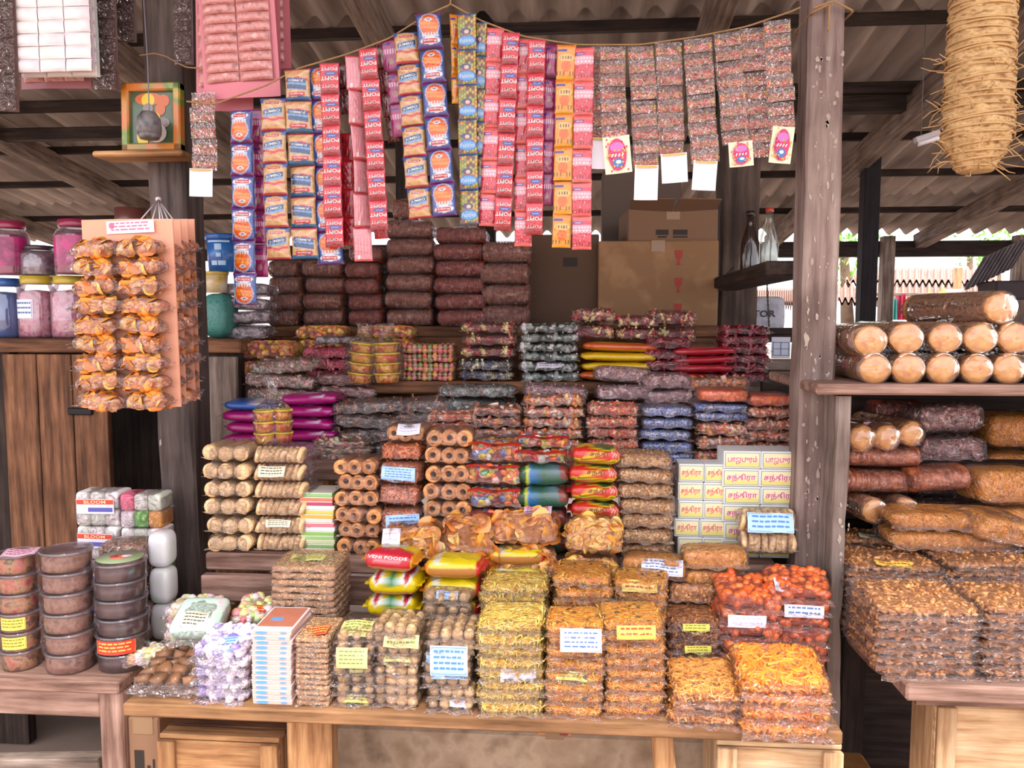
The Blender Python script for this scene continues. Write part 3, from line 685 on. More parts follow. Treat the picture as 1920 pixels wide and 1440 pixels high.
LAB = {'yellow': ('#e6e08c', '#7c8a3a'), 'gold': ('#efd25e', '#c04a2a'), 'white': ('#f1eef8', '#5a7ab0'), 'blue': ('#a8ccf2', '#4a80c8'), 'plainwhite': ('#f3f0fa', '#c8c4dc'), 'lime': ('#d8d860', '#8a7a20'), 'cream': ('#ece6c8', '#5a5548'), 'pink': ('#ecc8dc', '#b0305a'), 'red': ('#d8402e', '#f0d060')}
@cached
def label_mesh(w, h, style, seed, title=None, rows=4, bend=.5, lw=.8):
    g = G(); p, i = LAB[style]; r = random.Random(seed); tw = r.uniform(-.1, .1)
    def fn(x, y, lift):
        a = bend * y / h; yy = -y * (1 - .22 * bend * y / h) ; zz = -y * a * .9 + tw * x * y / h + .002 * np.sin(x * 90 + seed)
        return x, yy, zz + lift
    label_geo(g, w, h, fn, seed, title, rows, lw=lw); return g.mesh('paper_label', [solid(p, .55, .2), solid(i, .6)])
NAMES = {}
for ks, nm in (('sev mix bhujia', 'noodle_packet'), ('murukku stick brownstick orangestick', 'stick_packet'), ('redball', 'fritter_packet'), ('balls', 'sesame_ball_packet'), ('nuts peanutpack salt marbled', 'nut_packet'), ('flake', 'flake_packet'), ('chips puri', 'crisp_packet'),
               ('gold bluegold mint gumball gumrow pinkrod darkred marsh mauve spoon greenclear palesweet violet block jelly puffmint greenmarble', 'sweet_packet'), ('darktube redtube rusttube', 'tube_packet'), ('seedbag', 'seed_bag'), ('bluepack orangepack silver', 'foil_packet')):
    for k_ in ks.split(): NAMES[k_] = nm
def q3(v): return round(v, 3)
def packet(kind, loc, w, d, h, label, seed=0, rot=(0, 0, 0), group=None, name='snack_packet', cat='snack packet', fin=.016, look='clear', lab=None, e1=.5, e2=.3, side=0.0, header=None):
    w, d, h = q3(w), q3(d), max(.008, q3(h))
    nm = NAMES.get(kind, name); t = thing(nm, label, nm.replace('_', ' '), loc, rot, group)
    stuff(put('filling', fill_mesh(kind, q3(w * .97), q3(d * .96), q3(h * .95), seed % 2), t))
    put('plastic_bag', film_mesh(w, d, h, seed % 3, fin, e1, e2, look, side), t)
    if header:
        k = ('hdr', w, d, h, header)
        if k not in _T:
            g = G(); V, F, u, v = gridf(lambda u, v: ((u - .5) * w * .96, -d * .5 + .012 * u * (1 - u) - .006 + .03 * (v - .5) , h * .46 - .012 * np.abs(v - .4) + .003 * np.sin(u * 9)), 18, 6)
            g.add(V, F, 0, True, blend(const(u, header), [(v > .62, '#e8a02a'), (v > .8, '#d8d84a'), ((np.abs(u - .5) < .05), '#7a2018')])); _T[k] = g.mesh('header_strip', printed(), True)
        put('header_strip', _T[k], t)
    if lab:
        style, lw, lh, dx, mode = lab[:5]; title = lab[5] if len(lab) > 5 else None
        if mode == 'top': l, ro = (dx, -d / 2 + lh + .006, h * .5 + .003), (0, 0, 0)
        elif mode == 'front': l, ro = (dx, -d / 2 + .012, h * .42), (.75, 0, .03)
        else: l, ro = (dx, -d / 2 - .004, h * .3), (1.25, 0, -.02)
        put('paper_label', label_mesh(q3(lw), q3(lh), style, seed, title, 4 if lh > .03 else 2, .25), t, l, ro)
    return t
ORD = ['Topmost', 'Second highest', 'Third highest', 'Fourth highest', 'Fifth highest', 'Sixth highest', 'Seventh highest', 'Eighth highest', 'Ninth highest', 'Tenth highest', 'Eleventh highest', 'Twelfth highest', 'Thirteenth highest', 'Fourteenth highest', 'Fifteenth highest', 'Sixteenth highest']
def ordinal(i, n):
    """i counted from the top"""
    if n == 1: return ''
    if n == 2: return ('Upper', 'Lower')[i]
    return 'Lowest' if i == n - 1 else ORD[i]
def lab_of(i, n, phrase):
    o = ordinal(i, n); return (o + ' ' + phrase) if o else phrase[0].upper() + phrase[1:]
def stack(kind, cx, yt, w, n, Y, base, phrase, d=None, ratio=1.1, labels=None, jit=.005, tilt=0.0, group=None, rz=0.0, puff=1.0, **kw):
    """a pile of n like packets; cx, yt: where the middle and the front top edge show in the photograph, w: width there in pixels"""
    a = at(cx, yt, Y); wm = pxm(w, Y); h = (a.z - base) / n; dm = d or wm * ratio
    r = random.Random(int(cx * 7 + yt)); labels = labels or {}
    gr = group or (phrase.split(' in ')[0] + ' pile'); out = []; lo = 2.6 if kw.get('look') == 'hazy' and not kw.get('e1') else 1.0; jit = jit * (1.8 if lo > 1 else 1)
    for i in range(n):                                       # i from the top
        z = base + h * (n - i - .5)
        out.append(packet(kind, (a.x + r.uniform(-jit, jit), Y + dm / 2 + r.uniform(-jit, jit) * 1.2, z), wm, dm, h * .97 * puff, lab_of(i, n, phrase), seed=i + int(cx),
               rot=(tilt * (1 if i == 0 else .5) + r.uniform(-.03, .03) * lo, r.uniform(-.03, .03) * lo, rz + r.uniform(-.05, .05) * lo), group=gr if n > 1 else None, lab=labels.get(i), **kw))
    return out

# printed pillow packs
@cached
def pillow_mesh(w, d, h, design, seed, fin=.012):
    g = G(); V, F = supere(w, d, h, .7, .3, 64, 22); k = V / np.array([w / 2, d / 2, h / 2])
    V = V + np.stack([0 * V[:, 0], 0 * V[:, 0], h * (.10 * wob(V[:, 0] * 60, V[:, 1] * 60, seed) + .06 * wob(V[:, 0] * 170, V[:, 1] * 150, seed + 4))], 1)
    col = DESIGN[design](k[:, 0], k[:, 1], k[:, 2]); g.add(V, F, 0, True, col)
    for s in (-1, 1):
        def fn(u, v, s=s):
            y = (u - .5) * d * .9; x = s * (w / 2 * .97 + v * fin); z = np.sin(230 * y + seed) * .0014 * (v + .2) + wob(y * 50, 0 * y, seed) * .004 * v
            return x, y, z
        V2, F2, u, v = gridf(fn, 24, 3); c2 = DESIGN[design](0 * u + s, (u - .5) * 2, 0 * u); g.add(V2, F2, 0, True, c2)
    return g.mesh('wrapper', printed(), True)
def C(*h): return np.array([hx(x) for x in h])
def blend(base, layers):
    out = np.array(base, float)
    for m, c in layers: out[np.asarray(m)] = hx(c)
    return out
def const(x, c): return np.tile(hx(c), (len(np.atleast_1d(x)), 1))
DESIGN = {
 'magenta': lambda x, y, z: blend(const(x, '#bc1682'), [((np.abs(x - .35) < .22) & (z > .25 + .2 * x) & (z < .62 + .2 * x) & (y < 0), '#e4d4e8'), ((np.abs(x) < .35) & (z > .3) & (y < -.1) & (y > -.55), '#e8d8ec'), ((x > .93) | (x < -.93), '#8e1060')]),
 'azure': lambda x, y, z: blend(const(x, '#2a6ac8'), [(np.abs(z) < .12, '#6aa0e0'), ((x > .2) & (x < .6) & (z > .3), '#e8e4ec')]),
 'lemon': lambda x, y, z: blend(const(x, '#f2c512'), [((np.abs(x - .2) < .02), '#e8e4d8'), (z < -.5, '#d8a010')]),
 'tangerine': lambda x, y, z: blend(const(x, '#e2641c'), [((np.abs(x - .1) < .025), '#e8e4d8'), ((np.sin(x * 30 + y * 20) > .7), '#c84a18'), (z < -.4, '#f0b020'), (z > .75, '#f0a81c')]),
 'crimson': lambda x, y, z: blend(const(x, '#b81c2e'), [((np.abs(x - .2) < .16) & (z > .0), '#d8d0d4'), ((np.abs(x - .2) < .1) & (z > .0), '#3a3036'), ((np.abs(x + .3) < .2) & (z > .5), '#d84a50')]),
 'tamilred': lambda x, y, z: (lambda q: blend(const(x, '#d8281c'), [(q < -.25, '#f0d01c'), (q < -.42, '#3a7a3a'), (q < -.52, '#f0d01c'), (q < -.68, '#c82418'), (q < -.85, '#d8a8b0'), (((x - .05) / .42) ** 2 + ((z - .22) / .36) ** 2 < 1, '#f2d21a'), ((x > .62) & (z > 0) & (np.sin(x * 60 + z * 25) > .3), '#f0b8a8'), (q > .78, '#f0d01c'), (q > .9, '#3a6a34')]))(z + .16 * np.sin(x * 4.2)),
 'jelly': lambda x, y, z: blend(const(x, '#b84a3a'), [((x + .45) ** 2 + (z - .1) ** 2 * .5 < .12, '#e8e2ea'), ((x - .45) ** 2 + (z) ** 2 * .6 < .14, '#e86a2a'), ((np.abs(x) < .16), '#3a7a4a'), (z > .55, '#d8301e'), (z > .8, '#e89a2a'), (np.abs(x + .9) < .08, '#e8d83a')]),
 'greenpouch': lambda x, y, z: blend(const(x, '#3c6a54'), [((x < -.62), '#1c5a34'), ((np.abs(x + .6) < .06), '#d8e03a'), ((np.abs(x + .48) < .06), '#2a7ac0'), ((x > .2) & (z > 0), '#5a7a80'), ((x > .62) & (z > -.2), '#8a4038'), ((np.abs(x - .1) < .1) & (z > .2), '#8aa89a')]),
 'snackyellow': lambda x, y, z: blend(const(x, '#c8843c'), [(z > .3, '#f0d818'), ((x < -.8) & (z > -.2), '#f09a20'), ((x > .85), '#d82a2a'), ((np.abs(x + .55) < .12) & (z > .5), '#e8ecd8')]),
 'foods': lambda x, y, z: blend(const(x, '#f0d414'), [((y < -.1) & (z > -.35) & (np.abs(x) < .92), '#d8283a'), ((y < -.1) & (np.abs(x) < .6) & (z < .22) & (z > -.3) & (np.sin(z * 42) > .35) & (np.sin(x * 60 + np.floor(z * 6.7) * 2) > -.5), '#ec98a4'), ((np.abs(x) < .5) & (y > .0) & (z > .4), '#cfd8c8'), (np.abs(x) > .93, '#f0a01c'), (z < -.4, '#d89a4c')]),
 'banner': lambda x, y, z: blend(const(x, '#f2d40e'), [((np.abs(np.abs(x) - .6) < .2) & (z > .1 + np.abs(np.abs(x) - .6) * 2), '#e8ece8'), ((np.abs(np.abs(x) - .6) < .1) & (z > .2 + np.abs(np.abs(x) - .6) * 3), '#b82030'), ((np.abs(x) < .14) & (z > .1 + np.abs(x) * 3), '#2a8a5a'), (z < -.45, '#e8a23a')]),
}
def printed_pack(design, loc, w, d, h, label, seed=0, rot=(0, 0, 0), group=None, name='snack_packet', cat='snack packet', text=None, tcol='#ffffff', fin=.012):
    """text: (word, x, z, w, h) on the front face"""
    w, d, h = q3(w), q3(d), q3(h)
    o = put(name, pillow_mesh(w, d, h, design, seed % 3, fin), None, loc, rot); tag(o, label, cat, group)
    if text:
        g = G()
        for (body, cx, cz, tw, th) in (text if isinstance(text, list) else [text]):
            def fn(x, z):
                X = x; zz = np.clip(z / (h / 2), -.98, .98); xx = np.clip(np.abs(X / (w / 2)), 0, .99)
                c = np.sqrt(np.clip(1 - np.abs(zz) ** (2 / .7), 0, 1)) ** .7
                A = np.clip(c ** (2 / .7), 1e-6, 1); yy = d / 2 * np.clip((1 - np.abs(zz) ** (2 / .7)) ** (.7 / .3 / 1.0) - xx ** (2 / .3), 1e-6, 1) ** (.3 / 2)
                return X, -yy - .002, z
            letters(g, body, cx * w / 2, cz * h / 2, tw * w, th * h, fn)
        put('lettering', g.mesh('lettering', solid(tcol, .5)), o)
    return o
def pstack(design, cx, yt, w, n, Y, base, phrase, d=None, ratio=.8, group=None, jit=.006, text=None, tcol='#ffffff', rz=0, h=None, **kw):
    a = at(cx, yt, Y); wm = pxm(w, Y); hh = (a.z - base) / n; dm = d or wm * ratio; r = random.Random(int(cx + yt))
    for i in range(n):
        dd = design[i % len(design)] if isinstance(design, (list, tuple)) else design
        printed_pack(dd, (a.x + r.uniform(-jit, jit), Y + dm / 2 + r.uniform(-jit, jit), base + hh * (n - i - .5)), wm, dm, hh * .98, lab_of(i, n, phrase), i, (r.uniform(-.04, .04), r.uniform(-.04, .04), rz + r.uniform(-.06, .06)),
                     (group or phrase + ' pile') if n > 1 else None, text=text(i) if callable(text) else text, tcol=tcol, **kw)

# ---------------------------------------------------------------- goods that are not plain pillow packets
BISC = mottled(['#d8ac74', '#ecc690', '#f6dab0'], 130, .6, .2, .3)
BISC_T = mottled(['#b8763a', '#cf9450', '#daa562'], 60, .5, .3, .3)
BISC_S = mottled(['#8d5a34', '#b87f4e', '#a66c40'], 70, .6, .2, .4)
@cached
def disc_mesh(r, t, dome=.12, name='biscuit', m='b'):
    g = G(); V, F = lathe([(r * .02, t * (.5 + dome)), (r * .55, t * (.5 + dome)), (r * .9, t * .5), (r, t * .15), (r, -t * .2), (r * .9, -t * .5), (r * .02, -t * .5)], 22); g.add(V, F)
    return g.mesh(name, {'b': BISC, 't': BISC_T}[m])
@cached
def roll_mesh(r, ln, ribs, m='b'):
    """biscuits in a column, axis along y, the front one facing the viewer"""
    g = G(); t = ln / ribs; V, F = lathe([(r * .02, t * .62), (r * .5, t * .6), (r * .86, t * .45), (r, t * .12), (r, -t * .2), (r * .9, -t * .42)], 20)
    V = V[:, [0, 2, 1]] * np.array([1, -1, 1])
    for k in range(ribs): g.add(V + np.array([0, -ln / 2 + t * (k + .55), 0]), F)
    return g.mesh('biscuit_roll', {'b': BISC, 't': BISC_T, 's': BISC_S}[m])
def biscuit_pack(loc, w, d, h, label, group, seed, lab=None, rolls=3, m='b'):
    t = thing('biscuit_packet', label, 'biscuit packet', loc, (0, 0, 0), group); r = min(h * .49, w / rolls * .5); rr = random.Random(seed)
    for k in range(rolls):
        put('biscuit_roll', roll_mesh(q3(r), q3(d * .9), 12, m), t, ((k - (rolls - 1) / 2) * (w / rolls), rr.uniform(-.006, .006), rr.uniform(-.002, .002)), (rr.uniform(-.06, .06), rr.uniform(0, 3), rr.uniform(-.06, .06)))
    put('plastic_bag', film_mesh(q3(w), q3(d), q3(h), seed % 3, .004, .5, .4, 'clear', .008), t)
    if lab: put('paper_label', label_mesh(q3(lab[1]), q3(lab[2]), lab[0], seed, None, 3, .2), t, (lab[3], -d / 2 - .002, h * .3), (1.2, 0, 0))
    return t
def biscuit_row(loc, w, d, h, label, group, seed, lab=None, lean=.35, n=9):
    t = thing('biscuit_packet', label, 'biscuit packet', loc, (0, 0, 0), group); rr = random.Random(seed); r = h * .5
    for k in range(n):
        put('biscuit', disc_mesh(q3(r), q3(w / n * .75)), t, ((k - (n - 1) / 2) * w / n * .95, -d / 2 + r * 1.02, 0), (0, math.pi / 2 + rr.uniform(-.12, .12) + lean * rr.choice((.6, 1)), rr.uniform(-.2, .2)))
    put('plastic_bag', film_mesh(q3(w * 1.04), q3(d), q3(h), seed % 3, .006, .5, .4, 'clear', .012), t)
    if lab: put('paper_label', label_mesh(q3(lab[1]), q3(lab[2]), lab[0], seed, None, 3, .2), t, (lab[3], -d / 2 - .003, h * .45), (1.0, 0, -.05))
    return t
RING = mottled(['#c47c40', '#de985a', '#ecb074'], 110, .55, .3, .4)
@cached
def ring_mesh(r, ln):
    """a rolled snack: coil seen end on, hollow inside"""
    g = G(); P = []
    V, F = lathe([(r * .36, ln / 2), (r * .42, ln / 2 + r * .12), (r * .6, ln / 2 + r * .02), (r * .68, ln / 2 + r * .10), (r * .84, ln / 2 + r * .02), (r * .93, ln / 2 + r * .06), (r, ln / 2 - r * .1), (r * .98, -ln / 2), (r * .36, -ln / 2), (r * .36, ln / 2)], 22, False)
    g.add(V[:, [0, 2, 1]] * np.array([1, -1, 1]), F)
    return g.mesh('rolled_snack', RING)
def ring_pack(loc, w, d, h, label, group, seed, n=3, rot=(0, 0, 0), lab=None):
    t = thing('ring_snack_packet', label, 'ring snack packet', loc, rot, group); rr = random.Random(seed); r = min(h * .5, w / n * .52)
    for k in range(n): put('rolled_snack', ring_mesh(q3(r), q3(d * .85)), t, ((k - (n - 1) / 2) * w / n * .98, rr.uniform(-.008, .008), 0), (rr.uniform(-.08, .08), rr.uniform(0, 3), rr.uniform(-.12, .12)))
    put('plastic_bag', film_mesh(q3(w), q3(d), q3(h), seed % 3, .005, .45, .4, 'clear', .012), t)
    if lab: put('paper_label', label_mesh(q3(lab[1]), q3(lab[2]), lab[0], seed, None, 3, .2), t, (lab[3], -d / 2 + .02, h * .52), (.3, 0, .1))
    return t

def col_of(fn, cx, yt, w, n, Y, base, phrase, d, jit=.003, labs=None, **kw):
    a = at(cx, yt, Y); wm = pxm(w, Y); h = (a.z - base) / n; r = random.Random(int(cx)); out = []
    for i in range(n):
        out.append(fn((a.x + r.uniform(-jit, jit), Y + d / 2 + r.uniform(-jit, jit), base + h * (n - i - .5)), wm, d, h * .98, lab_of(i, n, phrase), phrase + ' pile' if n > 1 else None, i + int(cx), lab=(labs or {}).get(i), **kw))
    return out

def flat_box(loc, w, d, h, label, group, seed, name, cat, face, edge, mark=None, top=None, rot=0.0):
    """thin box: printed top and front edge, paper rim"""
    t = thing(name, label, cat, loc, (0, 0, rot), group)
    k = ('fb', q3(w), q3(d), round(h, 4), face, edge, mark, top)
    if k not in _T:
        g = G(); g.box((0, 0, 0), (w, d, h * .94), 0, b=min(.0012, h * .2)); g.box((0, 0, h * .47), (w * .985, d * .985, h * .05), 1); g.box((0, -d / 2, h * .40), (w, .0012, h * .14), 1)
        if mark:
            n = 14; P = [(-w * .25 + w * .16 * math.cos(6.283 * q / n), -d / 2 - .0009, h * .3 * math.sin(6.283 * q / n)) for q in range(n)]; g.add(P, [tuple(range(n))], 2, False)
            P = [(w * .30 + w * .09 * math.cos(6.283 * q / n), -d / 2 - .0009, h * .2 * math.sin(6.283 * q / n)) for q in range(n)]; g.add(P, [tuple(range(n))], 2, False)
        if top:
            g.box((0, d * .05, h * .5 + .0004), (w * .9, d * .8, .0008), 3); g.box((-w * .1, -d * .05, h * .5 + .001), (w * .3, d * .12, .0006), 2)
        _T[k] = g.mesh('box', [solid(face, .5, .4, var=.1), solid(edge, .5, .3), solid(mark or '#4a90d8', .5), solid(top or face, .4, .5, var=.15)])
    put('box', _T[k], t); return t

def slab(loc, w, d, h, label, group, seed, rot=0.0, lab=None, kind='sesame'):
    """a pressed nut or sesame bar in tight film"""
    t = thing('sesame_slab', label, 'sesame sweet', loc, (0, 0, rot), group)
    k = ('slab', q3(w), q3(d), round(h, 4), kind, seed % 2)
    if k not in _T:
        rng = np.random.RandomState(seed % 2 + 4); g = G(); g.box((0, 0, 0), (w * .95, d * .95, h * .74), 0, b=h * .12)
        nn = int(min(900, (w * d + 2 * h * (w + d)) / (.0045 ** 2) * .6)); P, Nn = se_sample(w * .95, d * .95, h * .74, .2, .2, nn, rng); scatter(g, [t_ball(1, .15, k2, (1, .75, .5)) for k2 in range(3)], P, Nn, .0028, rng, 1, .3)
        _T[k] = g.mesh('bar', [solid('#cc9a6c', .5, .3), island(['#e2c08c', '#d0a46c', '#f0d8ac', '#bc8650', '#d9ae74', '#ecc996'], .45, .3)])
    stuff(put('bar', _T[k], t)); put('wrapper', film_mesh(q3(w), q3(d), max(.006, q3(h)), seed % 3, .003, .3, .2, 'clear', .004), t)
    if lab: put('paper_label', label_mesh(q3(lab[1]), q3(lab[2]), lab[0], seed, None, 3, .05), t, (lab[3], lab[4], h * .5 + .002), (0, 0, .05))
    return t

CLEAR = film(.04, '#f4eef2', 20, .25, .07)
@cached
def tub_mesh(r, h, part, tone):
    g = G()
    if part == 'tub': V, F = lathe([(r * .1, -h / 2), (r * .93, -h / 2), (r * .96, -h * .42), (r, h * .3), (r * 1.02, h * .42), (r * .98, h * .46)], 28); g.add(V, F); return g.mesh('tub', CLEAR)
    if part == 'filling': V, F = lathe([(r * .1, -h * .46), (r * .9, -h * .46), (r * .94, -h * .3), (r * .95, h * .22), (r * .8, h * .3), (r * .1, h * .32)], 28); g.add(V, F); return g.mesh('filling', KIND_TUB[tone])
    if part == 'lid': V, F = lathe([(r * 1.03, h * .36), (r * 1.05, h * .40), (r * 1.05, h * .5), (r * .97, h * .5), (r * .93, h * .46), (r * .02, h * .46)], 28); g.add(V, F); return g.mesh('lid', CLEAR)
KIND_TUB = {'brown': mottled(['#6a4636', '#9a6a54', '#b48a70', '#7d5442'], 46, .6, .3, .6), 'maroon': mottled(['#1d0d0d', '#3d1a1a', '#54282a', '#2c1212'], 36, .35, .5, .6),
            'mixed': mottled(['#a8453c', '#d8705c', '#c8a060', '#7d3a3a', '#98a060'], 40, .5, .3, .6)}
def round_tub(loc, r, h, label, group, tone, seed, lab=None, rot=0.0):
    t = thing('sweet_tub', label, 'tub', loc, (random.Random(seed).uniform(-.02, .02), random.Random(seed + 1).uniform(-.02, .02), rot), group)
    put('filling', tub_mesh(q3(r), q3(h), 'filling', tone), t); put('tub', tub_mesh(q3(r), q3(h), 'tub', ''), t); put('lid', tub_mesh(q3(r), q3(h), 'lid', ''), t)
    if lab:
        g = G(); lw, lh, st = lab; a0 = -1.57 + .2; p, i = LAB[st]
        def fn(x, y, lift): a = a0 + x / r; return (r * 1.012 + lift) * np.cos(a), (r * 1.012 + lift) * np.sin(a), h * .32 - y
        label_geo(g, lw, lh, fn, seed, None, 3); g.obj('paper_label', [solid(p, .5, .3), solid(i, .6)], t)
    return t

# ---------------------------------------------------------------- hanging sachet strips
def in_el(u, v, cu, cv, a, b): return ((u - cu) / a) ** 2 + ((v - cv) / b) ** 2 < 1
def in_box(u, v, cu, cv, a, b): return (np.abs(u - cu) < a) & (np.abs(v - cv) < b)
def d_nug(u, v):
    c = blend(const(u, '#3a427e'), [(in_el(u, v, .5, .5, .62, .5), '#4460aa'), (v > .93, '#6a3a86'), (v < .06, '#8a2f78'), (in_el(u, v, .48, .36, .43, .34), '#a9c4ea'), (in_el(u, v, .48, .36, .39, .30), '#e2601c')])
    blob = in_el(u, v, .48, .36, .36, .27); n = wob(u * 26, v * 30, 3); c[blob & (n > .1)] = hx('#f08a2c'); c[blob & (n > .45)] = hx('#f6b050'); c[blob & (n < -.5)] = hx('#c8481a')
    return blend(c, [(in_el(u, v, .5, .2, .16, .055), '#e8e2e6'), (in_el(u, v, .5, .2, .09, .02), '#6a4a5a'), (in_el(u, v, .48, .80, .40, .105), '#e8ecf4'), (in_box(u, v, .5, .8, .31, .065), '#c8283a'), (in_box(u, v, .45, .665, .34, .022), '#c8dcf0'), ((v > .58) & (v < .64) & (np.abs(u - .5) < .36) & (np.sin(u * 50) > 0), '#e8d8d0')])
def d_jum(u, v):
    c = const(u, '#d9ad76'); n = wob(u * 20, v * 22, 8); c[n > .25] = hx('#e6c392'); c[n < -.4] = hx('#c79660')
    return blend(c, [(v > .90, '#3a5a9c'), ((v > .83) & (np.abs(u - .5) > .3), '#3f62a6'), (in_el(u, v, .5, .885, .38, .07), '#d9ad76'), (in_box(u, v, .5, .83, .28, .035), '#c83a44'), (in_box(u, v + .12 * (.5 - u), .5, .55, .40, .115), '#7aa8dc'), (in_box(u, v + .12 * (.5 - u), .5, .58, .38, .07), '#3a5680'),
                      (in_box(u, v, .5, .34 + .03 * np.sin(u * 9), .44, .035), '#d0343c'), (in_box(u, v, .5, .265, .40, .012), '#e89080'), (v < .07, '#d04a58')])
def d_jum2(u, v):
    c = d_jum(u, 1 - v); return blend(c, [(v < .2, '#d9b07c'), (in_box(u, v, .5, .2, .33, .055), '#c83240'), (v < .1, '#2f6a98'), ((v < .14) & (np.sin(u * 12) > .2), '#2f6a98'), (in_box(u, v - .1 * (.5 - u), .5, .62, .38, .07), '#3a5680')])
def d_pop(u, v):
    return blend(const(u, '#d81c2a'), [(v > .93, '#d84a5c'), ((v > .74) & (v <= .93), '#e0404e'), (in_box(u, v, .5, .87, .42, .008), '#f0a0a8'), (in_el(u, v, .58, .66, .36, .065), '#2e46a4'), (in_box(u, v, .58, .66, .2, .018), '#a8b8e4'), (v < .14, '#8a1f26'), ((v < .2) & (np.sin(u * 44) > 0), '#a02630'),
                      (v < .03, '#c83040'), (in_el(u, v, .46, .80, .11, .05), '#4a2428'), (in_el(u, v, .46, .50, .12, .055), '#4a2428'), (in_el(u, v, .46, .25, .11, .05), '#4a2428')])
def d_peb(u, v):
    c = const(u, '#7a5a3a'); k = np.floor(u * 7) * 7.3 + np.floor(v * 9 + (np.floor(u * 7) % 2) * .5) * 3.1; q = np.abs(np.sin(k * 12.9)) ; fu = (u * 7) % 1 - .5; fv = (v * 9 + (np.floor(u * 7) % 2) * .5) % 1 - .5; dot = fu ** 2 + fv ** 2 < .2
    for i, cc in enumerate(['#d8b030', '#8a9a2c', '#c8501c', '#e0a02a', '#6a3a1c', '#a8b838']): c[dot & (q > i / 6) & (q <= (i + 1) / 6)] = hx(cc)
    return blend(c, [(in_el(u, v, .5, .26, .48, .15), '#2a6ac4'), (in_el(u, v, .5, .26, .44, .12), '#5aa6e6'), (in_el(u, v, .45, .52, .3, .09), '#4a3a6a'), (in_el(u, v, .5, .5, .12, .05), '#e8c8b0'), (v < .03, '#3a6aa8'), (v > .97, '#3a6aa8')])
def d_straw(u, v):
    c = blend(const(u, '#e2485c'), [(v > .86, '#f06a6a'), (in_box(u, v, .5, .62, .5, .12), '#f0a8b8'), (v < .08, '#f0746c')])
    n = wob(u * 16, v * 20, 5); c[(v < .5) & (v > .08) & (n > .1)] = hx('#c81e30'); c[(v < .5) & (v > .08) & (n > .5)] = hx('#f0b0b4')
    return blend(c, [(in_box(u, v, .3, .80, .24, .035), '#4a3a96'), (in_box(u, v, .3, .8, .16, .012), '#d8d0ec'), ((np.abs(v - .66) < .025) & (np.sin(u * 40) > -.2), '#f8e8ee'), ((np.abs(v - .58) < .025) & (np.sin(u * 33 + 1) > -.2), '#f8e8ee'), ((np.abs(v - .16) < .05) & (np.sin(u * 38) > .6), '#7a3a3a')])
def d_org(u, v):
    c = blend(const(u, '#eea02c'), [(v > .88, '#e8861c'), (in_el(u, v, .5, .38, .26, .17), '#e8701a'), (in_el(u, v, .5, .62, .42, .1), '#f4c878'), (in_box(u, v, .3, .83, .24, .03), '#4a3a96')])
    return blend(c, [((np.abs(v - .62) < .04) & (np.sin(u * 44) > .1) & (np.abs(u - .5) < .34), '#7a4a1c'), ((np.abs(v - .17) < .05) & (np.sin(u * 38) > .5) & (np.abs(u - .5) > .1), '#8a4a1a'), (v < .07, '#f2b030')])
def d_pur(u, v):
    return blend(const(u, '#a8286e'), [(v > .9, '#8a1c5a'), ((np.abs(v - .6) < .08) & (np.sin(u * 42) > 0), '#e6b8d0'), (in_box(u, v, .3, .82, .25, .035), '#4a2a80'), (in_el(u, v, .45, .3, .2, .1), '#b86a8a'), (in_el(u, v, .5, .28, .1, .05), '#9aa05a'), (v < .08, '#8a1c5a')])
def d_pink(u, v):
    return blend(const(u, '#e89aa4'), [(v > .93, '#c84858'), (v < .06, '#d85a5a'), ((np.sin(u * 36) > .5) & (v < .7) & (v > .15), '#dc848e'), (in_box(u, v, .25, .12, .06, .07), '#e8e4e8')])
def d_redclear(u, v):
    c = const(u, '#b8182a'); n = wob(u * 14, v * 16, 2); c[n > .2] = hx('#d8303a'); c[n < -.4] = hx('#8a101c'); return c
def d_darkcandy(u, v):
    c = const(u, '#5a1a22'); n = wob(u * 26, v * 26, 4); c[n > .2] = hx('#8a3a3a'); c[n > .5] = hx('#c89a7a'); c[n < -.3] = hx('#34101a'); return c
SACH = {'nug': d_nug, 'jum': d_jum, 'jum2': d_jum2, 'pop': d_pop, 'peb': d_peb, 'straw': d_straw, 'org': d_org, 'pur': d_pur, 'pink': d_pink, 'redclear': d_redclear, 'darkcandy': d_darkcandy}
STEXT = {'pop': [('POPIT', 0, .5 - .26, .86, .12, math.pi, '#f6f0f0'), ('POPIT', 0, .72 - .5, .86, .12, math.pi, '#f6f0f0')],
         'nug': [('Rajpa', 0, .30, .52, .075, 0, '#f6eeee')], 'jum': [('JUMBO', 0, .06, .66, .10, .12, '#f0f4f8'), ('Rajpa', 0, .33, .42, .045, 0, '#f6eeee')],
         'jum2': [('JUMBO', 0, .12, .62, .09, math.pi - .1, '#f0f4f8'), ('Rajpa', 0, -.3, .5, .06, math.pi, '#f6eeee')], 'peb': [('Pebbles', 0, -.24, .74, .12, .04, '#cfe8ff')]}
STEXT['pop'] = [('POPIT', 0, .30, .86, .10, math.pi, '#f6f0f0'), ('POPIT', 0, .0, .92, .12, math.pi, '#ffffff'), ('POPIT', 0, -.25, .86, .10, math.pi, '#ecd8d8')]
